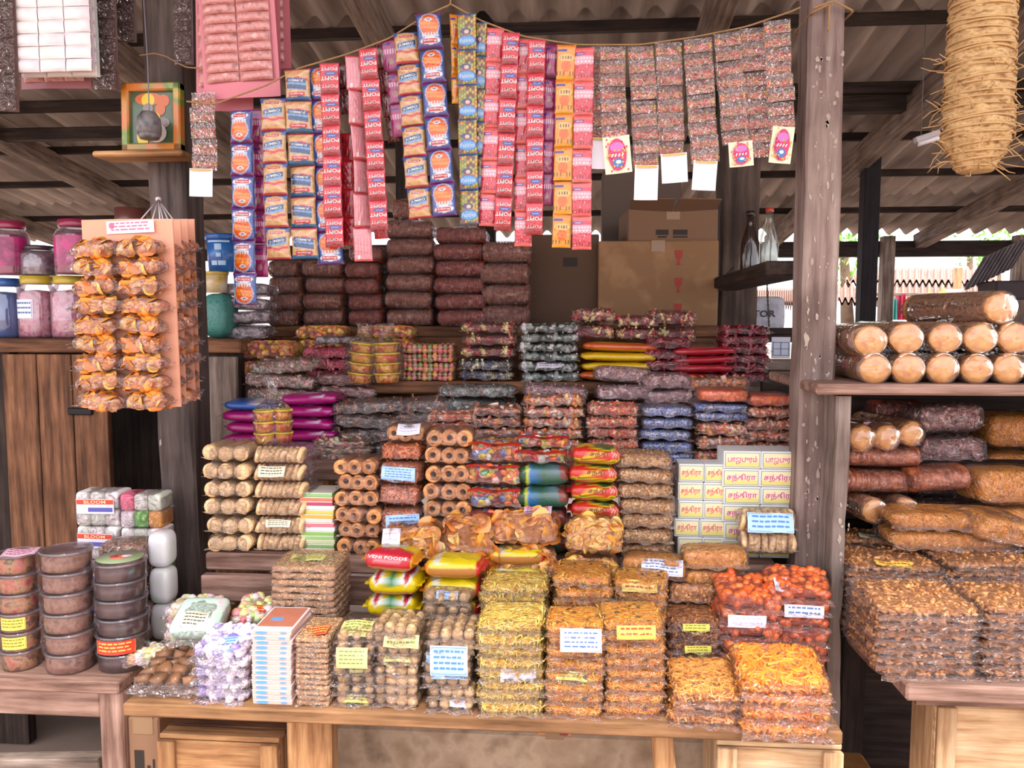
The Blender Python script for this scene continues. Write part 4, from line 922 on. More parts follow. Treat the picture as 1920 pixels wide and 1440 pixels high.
@cached
def sachet_mesh(kind, w, p, seed):
    g = G(); th = .011 if kind in ('nug', 'jum', 'jum2', 'darkcandy') else .005; fn = SACH[kind]
    def surf(x, z):
        a = np.clip(1 - np.abs(x / (w / 2)) ** 2.6, 0, 1); b = np.clip(1 - np.abs(z / (p / 2)) ** 4, 0, 1); f = np.sqrt(a * b)
        return -th * f - .0012 * wob(x * 260, z * 180, seed + 2) * np.clip(f, .15, 1) 
    def pinch(x, z): return x * (1 - (.09 if th > .01 else .02) * np.clip(1 - np.abs(z / (p / 2)) ** 3, 0, 1))
    def front(u, v): x = (u - .5) * w; z = (v - .5) * p; return pinch(x, z), surf(x, z), z
    V, F, u, v = gridf(front, 34, 42); g.add(V, F, 0, True, fn(u, v))
    def back(u, v): x = (.5 - u) * w; z = (v - .5) * p; return pinch(x, z), -surf(x, z) * .8 + .0004, z
    V, F, u, v = gridf(back, 10, 12); g.add(V, F, 0, True, const(u, {'nug': '#3a4a96', 'jum': '#c8a070', 'jum2': '#c8a070', 'pop': '#c82030'}.get(kind, '#c86a70')))
    mats = [printed(.3, .6, .35)]
    for (body, cx, cz, tw, thh, rot, c) in STEXT.get(kind, []):
        letters(g, body, cx * w, cz * p, tw * w, thh * p, lambda x, z: (pinch(x, z), surf(x, z) - .0007, z), 0, rot, hx(c))
    return g.mesh('sachet', mats, True)
SEEDCOL = island(['#d02430', '#e0485a', '#f0e4dc', '#c81c2c', '#e8703a', '#e8cc50', '#8ab04c', '#d83444', '#d8404a', '#e05a60'], .35, .4)
@cached
def seed_mesh(w, p, seed):
    rng = np.random.RandomState(seed); n = 300; g = G()
    x = rng.uniform(-.46, .46, n) * w; z = ((rng.beta(1.6, 1.6, n) - .5) * .56 - .14) * p; P = np.stack([x, rng.uniform(-.0035, .0035, n), z], 1)
    Nn = np.tile([0, -1.0, 0], (n, 1)); scatter(g, [tube([(-.5, 0, 0), (0, 0, .05), (.5, 0, 0)], [.12, .2, .1], 4, False)], P, Nn, .0055, rng, 0, .4); return g.mesh('seeds', SEEDCOL)
@cached
def clear_sachet(w, p, seed):
    g = G(); 
    for s in (-1, 1):
        def fn(u, v, s=s):
            x = (u - .5) * w; z = (v - .5) * p; f = np.sqrt(np.clip(1 - np.abs(x / (w / 2)) ** 4, 0, 1) * np.clip(1 - np.abs((z + .15 * p) / (p * .38)) ** 2.5, 0, 1)); return x * s, s * (.0055 * f + .0003) + .0006 * wob(x * 300, z * 300, seed), z
        V, F, *_ = gridf(fn, 16, 12); g.add(V, F)
    return g.mesh('sachet', film(.04, '#faf2f4', 60, 1.0, .07))
def tag_card(w, h, kind, seed):
    k = ('tagcard', q3(w), q3(h), kind)
    if k not in _T:
        g = G(); V, F, *_ = gridf(lambda u, v: ((u - .5) * w, .003 * np.sin(u * 4) - .004 * v, -v * h), 8, 8); g.add(V, F, 0)
        if kind == 'print':
            def el(cx, cz, a, b, mi): n = 20; g.add([(cx * w + a * w * math.cos(6.283 * q / n), -.006 - .0003 * mi, -h / 2 + cz * h + b * h * math.sin(6.283 * q / n)) for q in range(n)], [tuple(range(n))], mi, False)
            r = random.Random(seed)
            for q in range(40): el(r.uniform(-.42, .42), r.uniform(-.45, .45), .035, .03, 4 if q % 2 else 1)
            el(0, .0, .34, .43, 1); el(0, .2, .26, .13, 2); el(0, -.22, .2, .12, 3); el(.02, -.2, .1, .05, 5); 
            for q in range(4): g.box(((-.2 + .13 * q) * w, -.0078, -h * .52), (.05 * w, .0004, .09 * h), 5, rot=(0, .5, 0))
        else: g.box((0, -.0045, -h * .05), (w * .9, .0004, h * .06), 4)
        _T[k] = g.mesh('paper_tag', [solid('#ece4c0' if kind == 'print' else '#efecf6', .5, .3), solid('#c8386a', .5), solid('#c070b8', .5), solid('#3a78b8', .5), solid('#c8a850', .5), solid('#f2eef0', .5)])
    return _T[k]
def strip(kind, xt, yt, xb, yb, wpx, n, Y, label, group=None, twist=0.0, tagc=None, flip=False, name='sachet_strip'):
    a, b = at(xt, yt, Y), at(xb, yb, Y); w = pxm(wpx, Y); Lg = (b - a).length; p = Lg / n; ang = math.atan2(b.x - a.x, a.z - b.z); r = random.Random(int(xt + yt))
    t = thing(name, label, 'sachet strip', a, (0, 0, 0), group)
    for i in range(n):
        s = (i + .5) / n; c = (b - a) * s; rot = (r.uniform(-.08, .08), -ang + (math.pi if flip else 0), r.uniform(-.12, .12) + twist * math.sin(math.pi * s))
        loc = (c.x + r.uniform(-.0012, .0012), r.uniform(-.003, .003) + .004 * math.sin(i * 1.3 + xt), c.z)
        if kind == 'seed':
            o = put('sachet', clear_sachet(q3(w), q3(p), i % 2), t, loc, rot); stuff(put('seeds', seed_mesh(q3(w), q3(p), i % 4), o))
        else: put('sachet', sachet_mesh(kind, q3(w), q3(p), i % 2), t, loc, rot)
    if tagc:
        kd, tw, th, dx, tilt = tagc; put('paper_tag', tag_card(pxm(tw, Y), pxm(th, Y), kd, int(xt)), t, (b.x - a.x + pxm(dx, Y), -.008, b.z - a.z + .004), (.06, tilt, 0))
    return t
def rope(label, pts, r, mat, name='rope', cat='rope', n=8):
    P = np.array([tuple(p) for p in pts]); t = np.linspace(0, 1, len(P)); tt = np.linspace(0, 1, max(len(P) * n, 12))
    Q = np.stack([np.interp(tt, t, P[:, k]) for k in range(3)], 1); Q[1:-1] = (Q[:-2] + 2 * Q[1:-1] + Q[2:]) / 4
    V, F = tube(Q, r, 6); g = G(); g.add(V, F); return tag(g.obj(name, mat), label, cat)

# ---------------------------------------------------------------- front table, first row
S = stack
S('block', 305, 1272, 135, 3, 1.64, T1, 'bag of dark brown sweet blocks at the table corner by the tubs', d=.19, tilt=.12, labels={2: ('cream', .05, .02, -.03, 'front')})
S('violet', 408, 1212, 112, 5, 1.62, T1, 'bag of white and violet puffs in the pale violet stack', d=.13, labels={0: ('blue', .05, .05, .01, 'top')}, tilt=.15, fin=.02)
def pile(fn, cx, yt, w, n, Y, base, d, phrase, jit=.002, **kw):
    a = at(cx, yt, Y); wm = pxm(w, Y); h = (a.z - base) / n; r = random.Random(int(cx))
    for i in range(n): fn((a.x + r.uniform(-jit, jit), Y + d / 2 + r.uniform(-jit, jit), base + h * (n - i - .5)), wm, d, h, lab_of(i, n, phrase), phrase + ' pile', i, rot=r.uniform(-.03, .03), **{k: (v(i) if callable(v) else v) for k, v in kw.items()})
pile(flat_box, 507, 1182, 80, 15, 1.62, T1, .14, 'flat pink sweet box with blue ovals in the tall front pile', name='sweet_box', cat='sweet box', face='#d8aca2', edge='#efe6ec', mark='#5a98dc', top='#b8705a')
pile(slab, 583, 1196, 70, 13, 1.62, T1, .13, 'sesame slab in the front pile beside the pink boxes', lab=lambda i: ('red', .05, .05, 0, .0) if i == 0 else None)
S('balls', 662, 1188, 84, 7, 1.62, T1, 'bag of brown sesame balls beside the slab pile', labels={0: ('yellow', .07, .06, -.005, 'top'), 1: ('yellow', .068, .045, -.005, 'hang'), 3: ('yellow', .03, .016, .01, 'front'), 6: ('lime', .06, .016, .0, 'front')}, fin=.01)
S('balls', 740, 1172, 92, 8, 1.62, T1, 'bag of brown sesame balls with yellow slips, between two like stacks', labels={1: ('yellow', .075, .028, .015, 'front'), 3: ('yellow', .06, .016, .0, 'front')}, fin=.01)
S('balls', 840, 1182, 98, 7, 1.62, T1, 'bag of brown sesame balls with blue slips next to the yellow noodles', labels={1: ('blue', .08, .065, -.002, 'hang'), 2: ('blue', .07, .02, -.01, 'front'), 3: ('blue', .075, .03, .005, 'front'), 6: ('plainwhite', .04, .014, .02, 'front')}, fin=.012)
S('sev', 955, 1172, 132, 8, 1.61, T1, 'bag of yellow noodle snack in the stack at the front edge', labels={4: ('plainwhite', .075, .02, .015, 'front')}, fin=.012)
S('mix', 1078, 1172, 116, 8, 1.61, T1, 'bag of fine orange noodles in the front stack with the blue-printed slip', labels={0: ('white', .085, .05, .012, 'hang'), 4: ('lime', .075, .018, .0, 'front')}, fin=.012)
S('mix', 1190, 1166, 118, 8, 1.62, T1, 'bag of fine orange noodles in the front stack with the gold slip', labels={0: ('gold', .08, .03, .005, 'hang')}, fin=.012)
S('murukku', 1330, 1296, 145, 3, 1.60, T1, 'bag of brown crunchy twists in the low front stack', tilt=.1, fin=.012)
S('stick', 1482, 1272, 172, 4, 1.57, T1, 'bag of thick orange sticks at the table corner', tilt=.2, fin=.014, d=.16)

# front table, second row
pile(slab, 566, 1062, 132, 15, 1.80, T1, .14, 'broad sesame slab in the tall pile behind the pink boxes', lab=lambda i: ('yellow', .085, .05, -.01, .02) if i == 0 else None)
pstack(['foods', 'banner', 'banner', 'banner', 'banner'], 732, 1034, 100, 5, 1.83, T1, 'red and yellow snack packet standing behind the sesame balls', d=.10, text=lambda i: ([('VENI FOODS', 0, .45, .8, .12)] if i == 0 else None), rz=-.06)
pstack(['snackyellow'], 845, 1050, 112, 5, 1.84, T1, 'yellow-topped noodle stick packet with a red end', d=.10)
pstack(['snackyellow'], 968, 1030, 110, 6, 1.94, T1, 'yellow-topped noodle stick packet under the fried puffs', d=.08)
S('balls', 840, 1108, 96, 6, 1.78, T1, 'bag of sesame balls in silvery folds behind the blue slips', d=.045, labels={0: ('blue', .05, .02, .0, 'front')})
S('sev', 962, 1100, 134, 9, 1.79, T1, 'bag of yellow noodle snack in the rear yellow stack', d=.13, fin=.012)
S('mix', 1092, 1082, 114, 9, 1.79, T1, 'bag of fine orange noodles in the rear stack beside the yellow noodles', d=.14, fin=.014)
S('mix', 1203, 1090, 104, 9, 1.80, T1, 'bag of fine orange noodles in the rear stack with a tilted gold slip', d=.12, labels={0: ('gold', .08, .028, .0, 'front')}, rz=-.12)
S('brownstick', 1303, 1166, 102, 6, 1.78, T1, 'bag of thin brown sticks with narrow lime slips', labels={0: ('lime', .06, .016, .005, 'hang'), 2: ('lime', .06, .016, .005, 'hang')}, d=.13, fin=.014)
S('redball', 1408, 1112, 116, 6, 1.79, T1, 'bag of red-orange fritters in the stack with a white slip', labels={1: ('plainwhite', .085, .03, -.005, 'hang')}, d=.15, tilt=.15, fin=.014)
S('redball', 1506, 1096, 116, 7, 1.80, T1, 'bag of red-orange fritters nearest to the thick post', labels={1: ('white', .085, .03, .01, 'hang'), 0: ('plainwhite', .03, .05, -.04, 'top')}, d=.14, rz=-.14, tilt=.15, fin=.014)
S('marsh', 345, 1142, 92, 4, 1.86, T1, 'bag of pastel soft sweets behind the pale green bag', d=.12)
S('marsh', 468, 1148, 84, 4, 1.84, T1, 'bag of pastel soft sweets with an orange-blue slip behind the pink boxes', d=.13, labels={0: ('red', .04, .05, .01, 'top'), 1: ('white', .05, .04, .0, 'hang')}, tilt=.2)
S('marsh', 268, 1232, 80, 3, 1.80, T1, 'bag of loose pastel sweets beside the maroon tubs', d=.09)
a = at(350, 1180, 1.74)
packet('puffmint', (a.x, 1.81, a.z), .125, .13, .05, 'Pale mint green sweet bag lying slanted over the brown blocks', 3, (.35, 0, .1), lab=('cream', .06, .05, 0, 'top'), e1=.85, e2=.5)  if 'puffmint' in KIND else None
S('bhujia', 1228, 1046, 126, 4, 1.93, T1, 'puffed bag of fine orange crumbs with a white slip', d=.085, labels={0: ('white', .1, .04, .02, 'front')}, rz=-.15)
S('bhujia', 1348, 1030, 124, 5, 1.93, T1, 'puffed bag of fine orange crumbs below the soap boxes', d=.085, rz=-.06)
S('flake', 1302, 1096, 90, 4, 1.9, T1, 'bag of brown flakes tucked between the orange bags', d=.03)

# second step: biscuits, ring snacks, boxes
col_of(biscuit_pack, 420, 834, 92, 6, 2.02, T2, 'packet of round biscuits seen end on beside the grey post', .15)
col_of(biscuit_row, 519, 838, 102, 6, 2.03, T2, 'packet of leaning biscuit slices next to the end-on biscuits', .13, labs={1: ('cream', .075, .03, -.01), 4: ('cream', .07, .02, .0)})
r_ = random.Random(4); a = at(592, 925, 2.04); hh = (a.z - T2) / 14
for i in range(14):
    cc = ['#8ac07a', '#e87a5a', '#b8406a', '#ece6d8', '#d8c85a', '#f0b040', '#e8d8d0', '#e87a8a', '#ece6ea', '#8cc060', '#9ac878', '#c8d0a0', '#7ab060', '#e0a080'][i]
    flat_box((a.x + r_.uniform(-.002, .002), 2.095, T2 + hh * (13 - i + .5)), pxm(66, 2.04), .1, hh, lab_of(i, 14, 'thin coloured paper pad in the pile between biscuits and rings'), 'paper pads pile', i, 'paper_pad', 'paper pad', cc, '#e8e6d8', rot=r_.uniform(-.03, .03))
col_of(ring_pack, 667, 862, 84, 6, 2.03, T2, 'packet of three rolled ring snacks in the pile by the paper pads', .13)
col_of(ring_pack, 838, 806, 90, 7, 2.05, T2, 'packet of three rolled ring snacks in the tall pile by the jelly sweets', .13)
S('orangestick', 748, 868, 78, 4, 2.04, T2, 'packet of orange fried sticks with blue slips between the ring snacks', d=.13, labels={0: ('blue', .09, .035, .005, 'hang'), 2: ('blue', .09, .05, .01, 'hang')}, look='hazy')
a = at(757, 800, 2.05); b_ = at(757, 834, 2.05)
ring_pack((b_.x, 2.12, (a.z + b_.z) / 2 + .002), pxm(78, 2.05), .12, a.z - b_.z, 'Packet of rolled ring snacks with a lilac slip, lying on the orange sticks', None, 5, lab=('plainwhite', .06, .05, .01))
b2 = at(750, 864, 2.05)
packet('orangestick', (b2.x, 2.11, (b_.z + b2.z) / 2), pxm(76, 2.05), .12, b_.z - b2.z, 'Flat packet of orange sticks right under the top ring packet', 2)
S('jelly', 928, 826, 104, 5, 2.05, T2, 'packet of bright jelly sweets beside the tall ring snack pile', d=.10, header='#d8301e')
S('jelly', 1014, 816, 100, 2, 2.06, at(1014, 868, 2.06).z, 'packet of bright jelly sweets on the bottle green pouches', d=.10, header='#c82a2a')
pstack(['greenpouch'], 1014, 870, 100, 4, 2.06, T2, 'bottle green sweet pouch with a yellow stripe', d=.10)
pstack(['tamilred'], 1117, 838, 92, 6, 2.05, T2, 'red packet with yellow and green stripes and black Tamil letters', d=.10, text=('சந்தி', .1, .25, .36, .36), tcol='#7a2e14')
S('nuts', 1214, 852, 106, 7, 2.05, T2, 'bag of brown peanut crumble beside the red striped packets', d=.12)
SOAPT = {0: 'பாஜபுரம்', 1: 'சந்திரா'}
def soap_box(loc, w, d, h, label, group, word, rot, pink):
    k = ('soap', q3(w), q3(d), q3(h), word, pink)
    t = thing('soap_box', label, 'box', loc, rot, group)
    if k not in _T:
        g = G(); g.box((0, 0, 0), (w, d, h), 0, b=.0015); y = -d / 2 - .0005
        g.box((0, y, 0), (w * .93, .001, h * .84), 1); g.box((0, y - .0006, 0), (w * .89, .001, h * .76), 2)
        g.box((0, y - .001, -h * .25), (w * .89, .0008, h * .22), 3)
        letters(g, word, 0, 0, w * .78, h * .48, lambda x, z: (x, 0 * x + y - .0018, z), 4); _T[k] = g.mesh('box', [solid('#dfe2e2', .5, .3), solid('#8fa09c', .5), solid('#e8dfb4', .5, .2), solid('#dfd47a', .5), solid('#cc3c9c' if pink else '#d84a50', .5)])
    put('box', _T[k], t)
    return t
def soap_wall(cx, yt, w, rows, Y, d, phrase, pink, word=1):
    a = at(cx, yt, Y); wm = pxm(w, Y); h = (a.z - T2) / rows; r = random.Random(int(cx))
    for i in range(rows):
        o = r.uniform(-.006, .006)
        for s in (-1, 1):
            soap_box((a.x + s * wm / 4 + o, Y + d / 2, T2 + h * (rows - i - .5)), wm / 2 * .985, d, h * .97, '%s, %s' % (lab_of(i, rows, phrase), 'on the side of the nut bags' if s < 0 else 'on the side of the thick post'), phrase + ' wall', SOAPT[0] if (i == 0 and pink) or (i == rows - 1 and not pink) else SOAPT[word], (0, 0, r.uniform(-.02, .02)), pink)
soap_wall(1318, 870, 94, 5, 2.10, .08, 'small soap box with red Tamil letters', False)
soap_wall(1428, 846, 138, 6, 2.09, .1, 'large soap box with magenta Tamil letters', True)
a = at(1445, 950, 1.98)
for i, (yt, yb) in enumerate(((962, 1004), (1004, 1046))):
    p_, q_ = at(1446, yt, 1.97), at(1446, yb, 1.97)
    biscuit_row((p_.x, 2.02, (p_.z + q_.z) / 2), pxm(104, 1.97), .07, p_.z - q_.z, ('Upper packet of thick biscuit slices with a bright blue slip, against the soap boxes', 'Lower packet of thick biscuit slices against the soap boxes')[i], 'biscuit slices by the soap boxes', i, ('blue', .11, .05, .0) if i == 0 else None, .1, 8)

# fried puffs leaning on the second step
S('puri', 768, 985, 118, 3, 1.93, T1, 'bag of round fried puffs with a long white slip', d=.085, labels={0: ('plainwhite', .045, .09, -.05, 'front')}, fin=.02)
S('puri', 876, 968, 104, 3, 1.95, T1, 'bag of big golden fried puffs between the two slip-marked ones', d=.07, fin=.02)
S('puri', 985, 962, 126, 3, 1.95, T1 + .09, 'bag of big golden fried puffs with a pink slip', d=.065, fin=.02, labels={0: ('pink', .07, .05, .03, 'top')})
S('chips', 1110, 972, 108, 3, 1.94, T1 + .05, 'bag of golden potato crisps below the red striped packets', d=.075, fin=.016)

# third step
pstack(['magenta'], 468, 770, 112, 4, 2.30, T3, 'magenta snack packet below the blue one', d=.12)
b_ = at(462, 768, 2.32); printed_pack('azure', (b_.x, 2.36, b_.z + .012), .14, .12, .03, 'Bright blue snack packet on top of the magenta ones', 2, (0, .05, .1))
pstack(['magenta'], 572, 738, 112, 5, 2.36, T3, 'plump magenta snack packet in the higher magenta pile', d=.13)
S(['greenmarble'][0], 640, 826, 118, 3, 2.28, T3, 'flat green and red printed packet over the paper pads', d=.1)
S('greenmarble', 596, 798, 96, 5, 2.40, T3, 'flat marbled green packet behind the tub bag', d=.1)
S('spoon', 688, 752, 140, 4, 2.36, T3, 'bag of dark wrapped sweets in brown folds', d=.14, look='hazy')
S('spoon', 792, 748, 108, 4, 2.40, T3, 'bag of dark wrapped sweets below the gum packs', d=.13, look='hazy')
S('greenclear', 896, 722, 150, 5, 2.42, T3, 'bag of dark green wrapped sweets under the gold sweets', d=.13, look='hazy')
S('salt', 842, 775, 104, 5, 2.29, T3, 'flat packet of red and orange crunch beside the dark bags', d=.11)
S('peanutpack', 930, 762, 100, 5, 2.29, T3, 'flat patterned nut packet over the jelly sweets', d=.11)
S('marbled', 1036, 742, 118, 6, 2.29, T3, 'flat orange and white patterned packet over the green pouches', d=.11)
S('salt', 1150, 758, 100, 5, 2.28, T3, 'flat packet of orange crunch over the red striped packets', d=.12)
S('bluepack', 1252, 762, 100, 5, 2.28, T3, 'flat silver-blue packet over the peanut crumble', d=.12)
S('bluepack', 1356, 756, 104, 2, 2.28, at(1356, 792, 2.28).z, 'crinkled blue packet below the bright orange bags', d=.13)
S('marbled', 1356, 792, 100, 3, 2.28, T3, 'flat red and white packet over the small soap boxes', d=.13)
S('orangepack', 1362, 728, 96, 1, 2.28, at(1362, 756, 2.28).z, 'plump bright orange bag beside the dark red packets', d=.12)
S('orangepack', 1446, 738, 84, 1, 2.28, at(1446, 764, 2.28).z, 'plump bright orange bag against the thick post', d=.12)
S('salt', 1446, 764, 92, 5, 2.28, T3, 'flat packet of brown and orange nuts against the thick post', d=.12)
S('mauve', 1040, 722, 124, 5, 2.43, T3, 'clear bag of mauve sweets below the mint sweets', d=.11, look='hazy')
S('mauve', 1170, 688, 108, 5, 2.44, T3, 'knotted clear bag of mauve sweets under the yellow packets', d=.1, look='hazy')
S('mauve', 1256, 700, 94, 5, 2.43, T3, 'bulging clear bag of mauve sweets below the red packets', d=.1, look='hazy')
S('peanutpack', 1350, 706, 116, 5, 2.44, T3, 'printed nut packet right below the dark red pile', d=.1)
S('greenmarble', 520, 672, 132, 6, 2.43, T3, 'clear bag of red and green sweets above the magenta packets', d=.1, look='hazy')
S('palesweet', 640, 700, 120, 6, 2.53, T3, 'hazy bag of rosy sweets under the pink rods', d=.09, look='hazy')

# fourth step
S('gumball', 497, 640, 112, 2, 2.58, T4, 'bag of orange and yellow gumballs at the shelf corner', d=.13)
S('gumball', 600, 612, 100, 4, 2.76, T4, 'bag of yellow and red gumballs below the tube packets', d=.11)
S('gumball', 718, 612, 112, 4, 2.72, T4, 'bag of orange gumballs behind the yellow-rimmed tubs', d=.12)
S('pinkrod', 616, 652, 104, 3, 2.58, T4, 'bag of pink candy rods', d=.13)
b_ = at(626, 640, 2.6); packet('silver', (b_.x, 2.66, b_.z + .004), pxm(84, 2.6), .12, .028, 'Bag with grey and white stripes lying on the pink candy rods', 4)
S('gumrow', 800, 645, 104, 4, 2.57, T4, 'row pack of coloured gumballs beside the yellow-rimmed tubs', d=.1)
S('gold', 915, 604, 106, 3, 2.57, at(915, 672, 2.57).z, 'bag of red and gold wrapped sweets next to the green and white ones', d=.13)
S('bluegold', 912, 674, 104, 2, 2.57, T4, 'bag of dark blue and gold wrapped sweets', d=.13)
S('mint', 1030, 606, 116, 6, 2.57, T4, 'bag of green and white wrapped mints', d=.14, labels={4: ('white', .08, .02, .0, 'front')})
pstack(['tangerine', 'lemon', 'lemon', 'tangerine'], 1162, 642, 142, 4, 2.57, T4, 'long packet in the bright yellow and orange pile', d=.13, rz=.03)
zt = at(1162, 640, 2.6).z
S('gold', 1112, 576, 84, 2, 2.62, zt + .003, 'bag of red and gold wrapped sweets on the yellow packets', d=.12)
S('gold', 1196, 590, 80, 2, 2.63, zt + .003, 'bag of red and gold wrapped sweets beside the dark red bag', d=.11)
S('gold', 1262, 580, 92, 4, 2.70, T4, 'bag of red and gold wrapped sweets before the big carton', d=.11)
S('darkred', 1252, 634, 80, 4, 2.58, T4, 'shiny dark red packet next to the yellow pile', d=.1)
pstack(['crimson'], 1318, 650, 116, 4, 2.58, T4, 'long crimson packet with a printed panel', d=.1, rz=.1)
S('darkred', 1400, 612, 86, 6, 2.60, T4, 'crumpled dark red packet in the pile by the back post', d=.12, side=.02)

# uppermost board: stacked tubes of crisps
for (cx, yt, w, n, k, ph) in ((527, 487, 62, 4, 'darktube', 'brown tube packet above the grey-silver bags'), (602, 487, 80, 4, 'darktube', 'brown tube packet beside the rust red tubes'), (680, 460, 66, 5, 'redtube', 'rust red tube packet in the narrow column'),
                              (765, 412, 92, 6, 'darktube', 'dark brown tube packet in the tallest column'), (862, 424, 98, 6, 'redtube', 'reddish tube packet next to the tallest column'), (948, 452, 96, 4, 'darktube', 'brown tube packet next to the dark carton')):
    S(k, cx, yt, w, n, 2.88, BSH, ph, d=.13, e1=.62, fin=.0, side=.016, look='dim', jit=.008, puff=1.16)
b_ = at(757, 412, 2.9); packet('rusttube', (b_.x, 2.96, b_.z + .042), .10, .09, .085, 'Ribbed round packet standing on the tallest column of tube packets', 1, e1=.9, fin=0, side=.01, look='dim')

carton('Large brown carton with three red goblets printed in a column', 1122, 1345, 452, 600, 3.0, .3, marks=[('goblet', .17, .30, .07, .17), ('goblet', .17, -.02, .07, .17), ('goblet', .17, -.32, .07, .17)], zb=BSH, inkcol='#a03a30')
carton('Brown carton with a dark print and open flaps, lying tilted on the goblet carton', 1172, 1342, 392, 452, 3.02, .26, col='#7d5f48', marks=[('bar', -.12, -.22, .14, .16), ('bar', .08, -.22, .16, .16), ('bar', .08, -.36, .16, .05), ('bar', -.12, -.36, .1, .05)], rz=.08, zb=at(1230, 452, 3.0).z, flaps=True)
carton('Dark upright carton behind the hanging orange and red sachets', 990, 1122, 440, 600, 3.04, .26, col='#5d4636', zb=BSH, marks=[('bar', .1, .2, .2, .1)])
carton('Tall grey-brown carton standing behind the tilted one', 1130, 1275, 320, 470, 3.36, .18, col='#63544a', zb=BSH)
carton('Small printed carton lying on the plinth under the front table', 1006, 1074, 1358, 1392, 2.03, .10, col='#c08c5c', marks=[('bar', .25, 0, .22, .7), ('bar', -.32, .15, .09, .24), ('bar', -.19, .15, .09, .24), ('bar', -.06, .15, .08, .24)], zb=.4, inkcol='#8a3a3a')
carton('Brown carton with dark print beside the left leg of the front table'.replace('left leg', 'corner'), 238, 300, 1345, 1412, 1.78, .12, col='#8a6850', marks=[('bar', -.15, 0, .3, .7), ('bar', .14, .18, .1, .2), ('bar', .16, -.14, .1, .2), ('bar', .3, .16, .06, .3)], zb=.0)

# ---------------------------------------------------------------- tubs in knotted bags, jars, bottles
TUBY = solid('#f2da1e', .4, .5)
def printed_tub(loc, r, h, label, group, seed, rot=(0, 0, 0)):
    t = thing('snack_tub', label, 'tub', loc, rot, group)
    g = G(); V, F = lathe([(r * .1, -h / 2), (r * .82, -h / 2), (r * .97, h * .36)], 24); g.add(V, F); g.obj('cup', mottled(['#c83a24', '#d8602a', '#e8b83c', '#c02a24', '#e0c050'], 22, .4, .5, .1), t)
    g = G(); V, F = lathe([(r * .96, h * .28), (r * 1.07, h * .30), (r * 1.07, h * .46), (r * .95, h * .46), (r * .9, h * .4), (r * .02, h * .4)], 24); g.add(V, F); g.obj('lid', TUBY, t)
    return t
def tub_bag(pts, rtop, Y, label, tie=True):
    """clear bag pulled around a column of tubs, twisted shut above"""
    g = G(); V, F = lathe(pts, 26, False); V = V * (1 + .03 * np.sin(np.arctan2(V[:, 1], V[:, 0]) * 7 + V[:, 2] * 90)[:, None] * np.array([1, 1, 0])); g.add(V, F); return g
zb = at(500, 833, 2.1).z
for j, (px, n0) in enumerate(((490, 3), (522, 3))):
    for i in range(3):
        yy = 770 + 22 * i; hz = (at(px, 769, 2.1).z - zb) / 3
        printed_tub((at(px, 800, 2.1).x, 2.12 + .02 * j, zb + hz * (2.5 - i)), pxm(17 if j else 19, 2.1), hz, '%s yellow-rimmed snack tub in the knotted bag on the biscuits, %s column' % (('Topmost', 'Middle', 'Lowest')[i], ('outer', 'inner')[j]), 'snack tubs on the biscuits', i)
c = at(505, 800, 2.1); ht = at(505, 769, 2.1).z
g = tub_bag([(.045, zb + .003 - c.z), (.052, 0), (.052, ht - c.z - .005), (.04, ht - c.z + .012), (.017, ht - c.z + .028), (.014, ht - c.z + .06), (.022, ht - c.z + .085)], 0, 0, '')
tag(g.obj('tied_bag', FILM, loc=(c.x, 2.125, c.z)), 'clear bag twisted shut around the snack tubs on the biscuits', 'bag')
for j, (px, tl) in enumerate(((672, .12), (723, -.03))):
    z0, z1 = T4, at(px, 642, 2.5).z; hz = (z1 - z0) / 4
    for i in range(4):
        z = z0 + hz * (3.5 - i); printed_tub((at(px, 672, 2.5).x + tl * (z - z0), 2.52, z), pxm(25, 2.5), hz, '%s yellow-rimmed snack tub in the column %s' % (('Topmost', 'Second highest', 'Third highest', 'Lowest')[i], ('leaning by the pink rods', 'standing by the gum packs')[j]), 'snack tubs by the gum packs', i, (0, tl, 0))
    c = at(px, 672, 2.5); g = tub_bag([(.05, T4 + .004 - c.z), (.056, .0), (.052, z1 - c.z), (.03, z1 - c.z + .016), (.014, z1 - c.z + .03), (.03, z1 - c.z + .06)], 0, 0, '')
    tag(g.obj('tied_bag', FILM, loc=(c.x + tl * .05, 2.52, c.z), rot=(0, tl, 0)), ('clear bag tied around the leaning column of snack tubs', 'clear bag tied around the straight column of snack tubs')[j], 'bag')

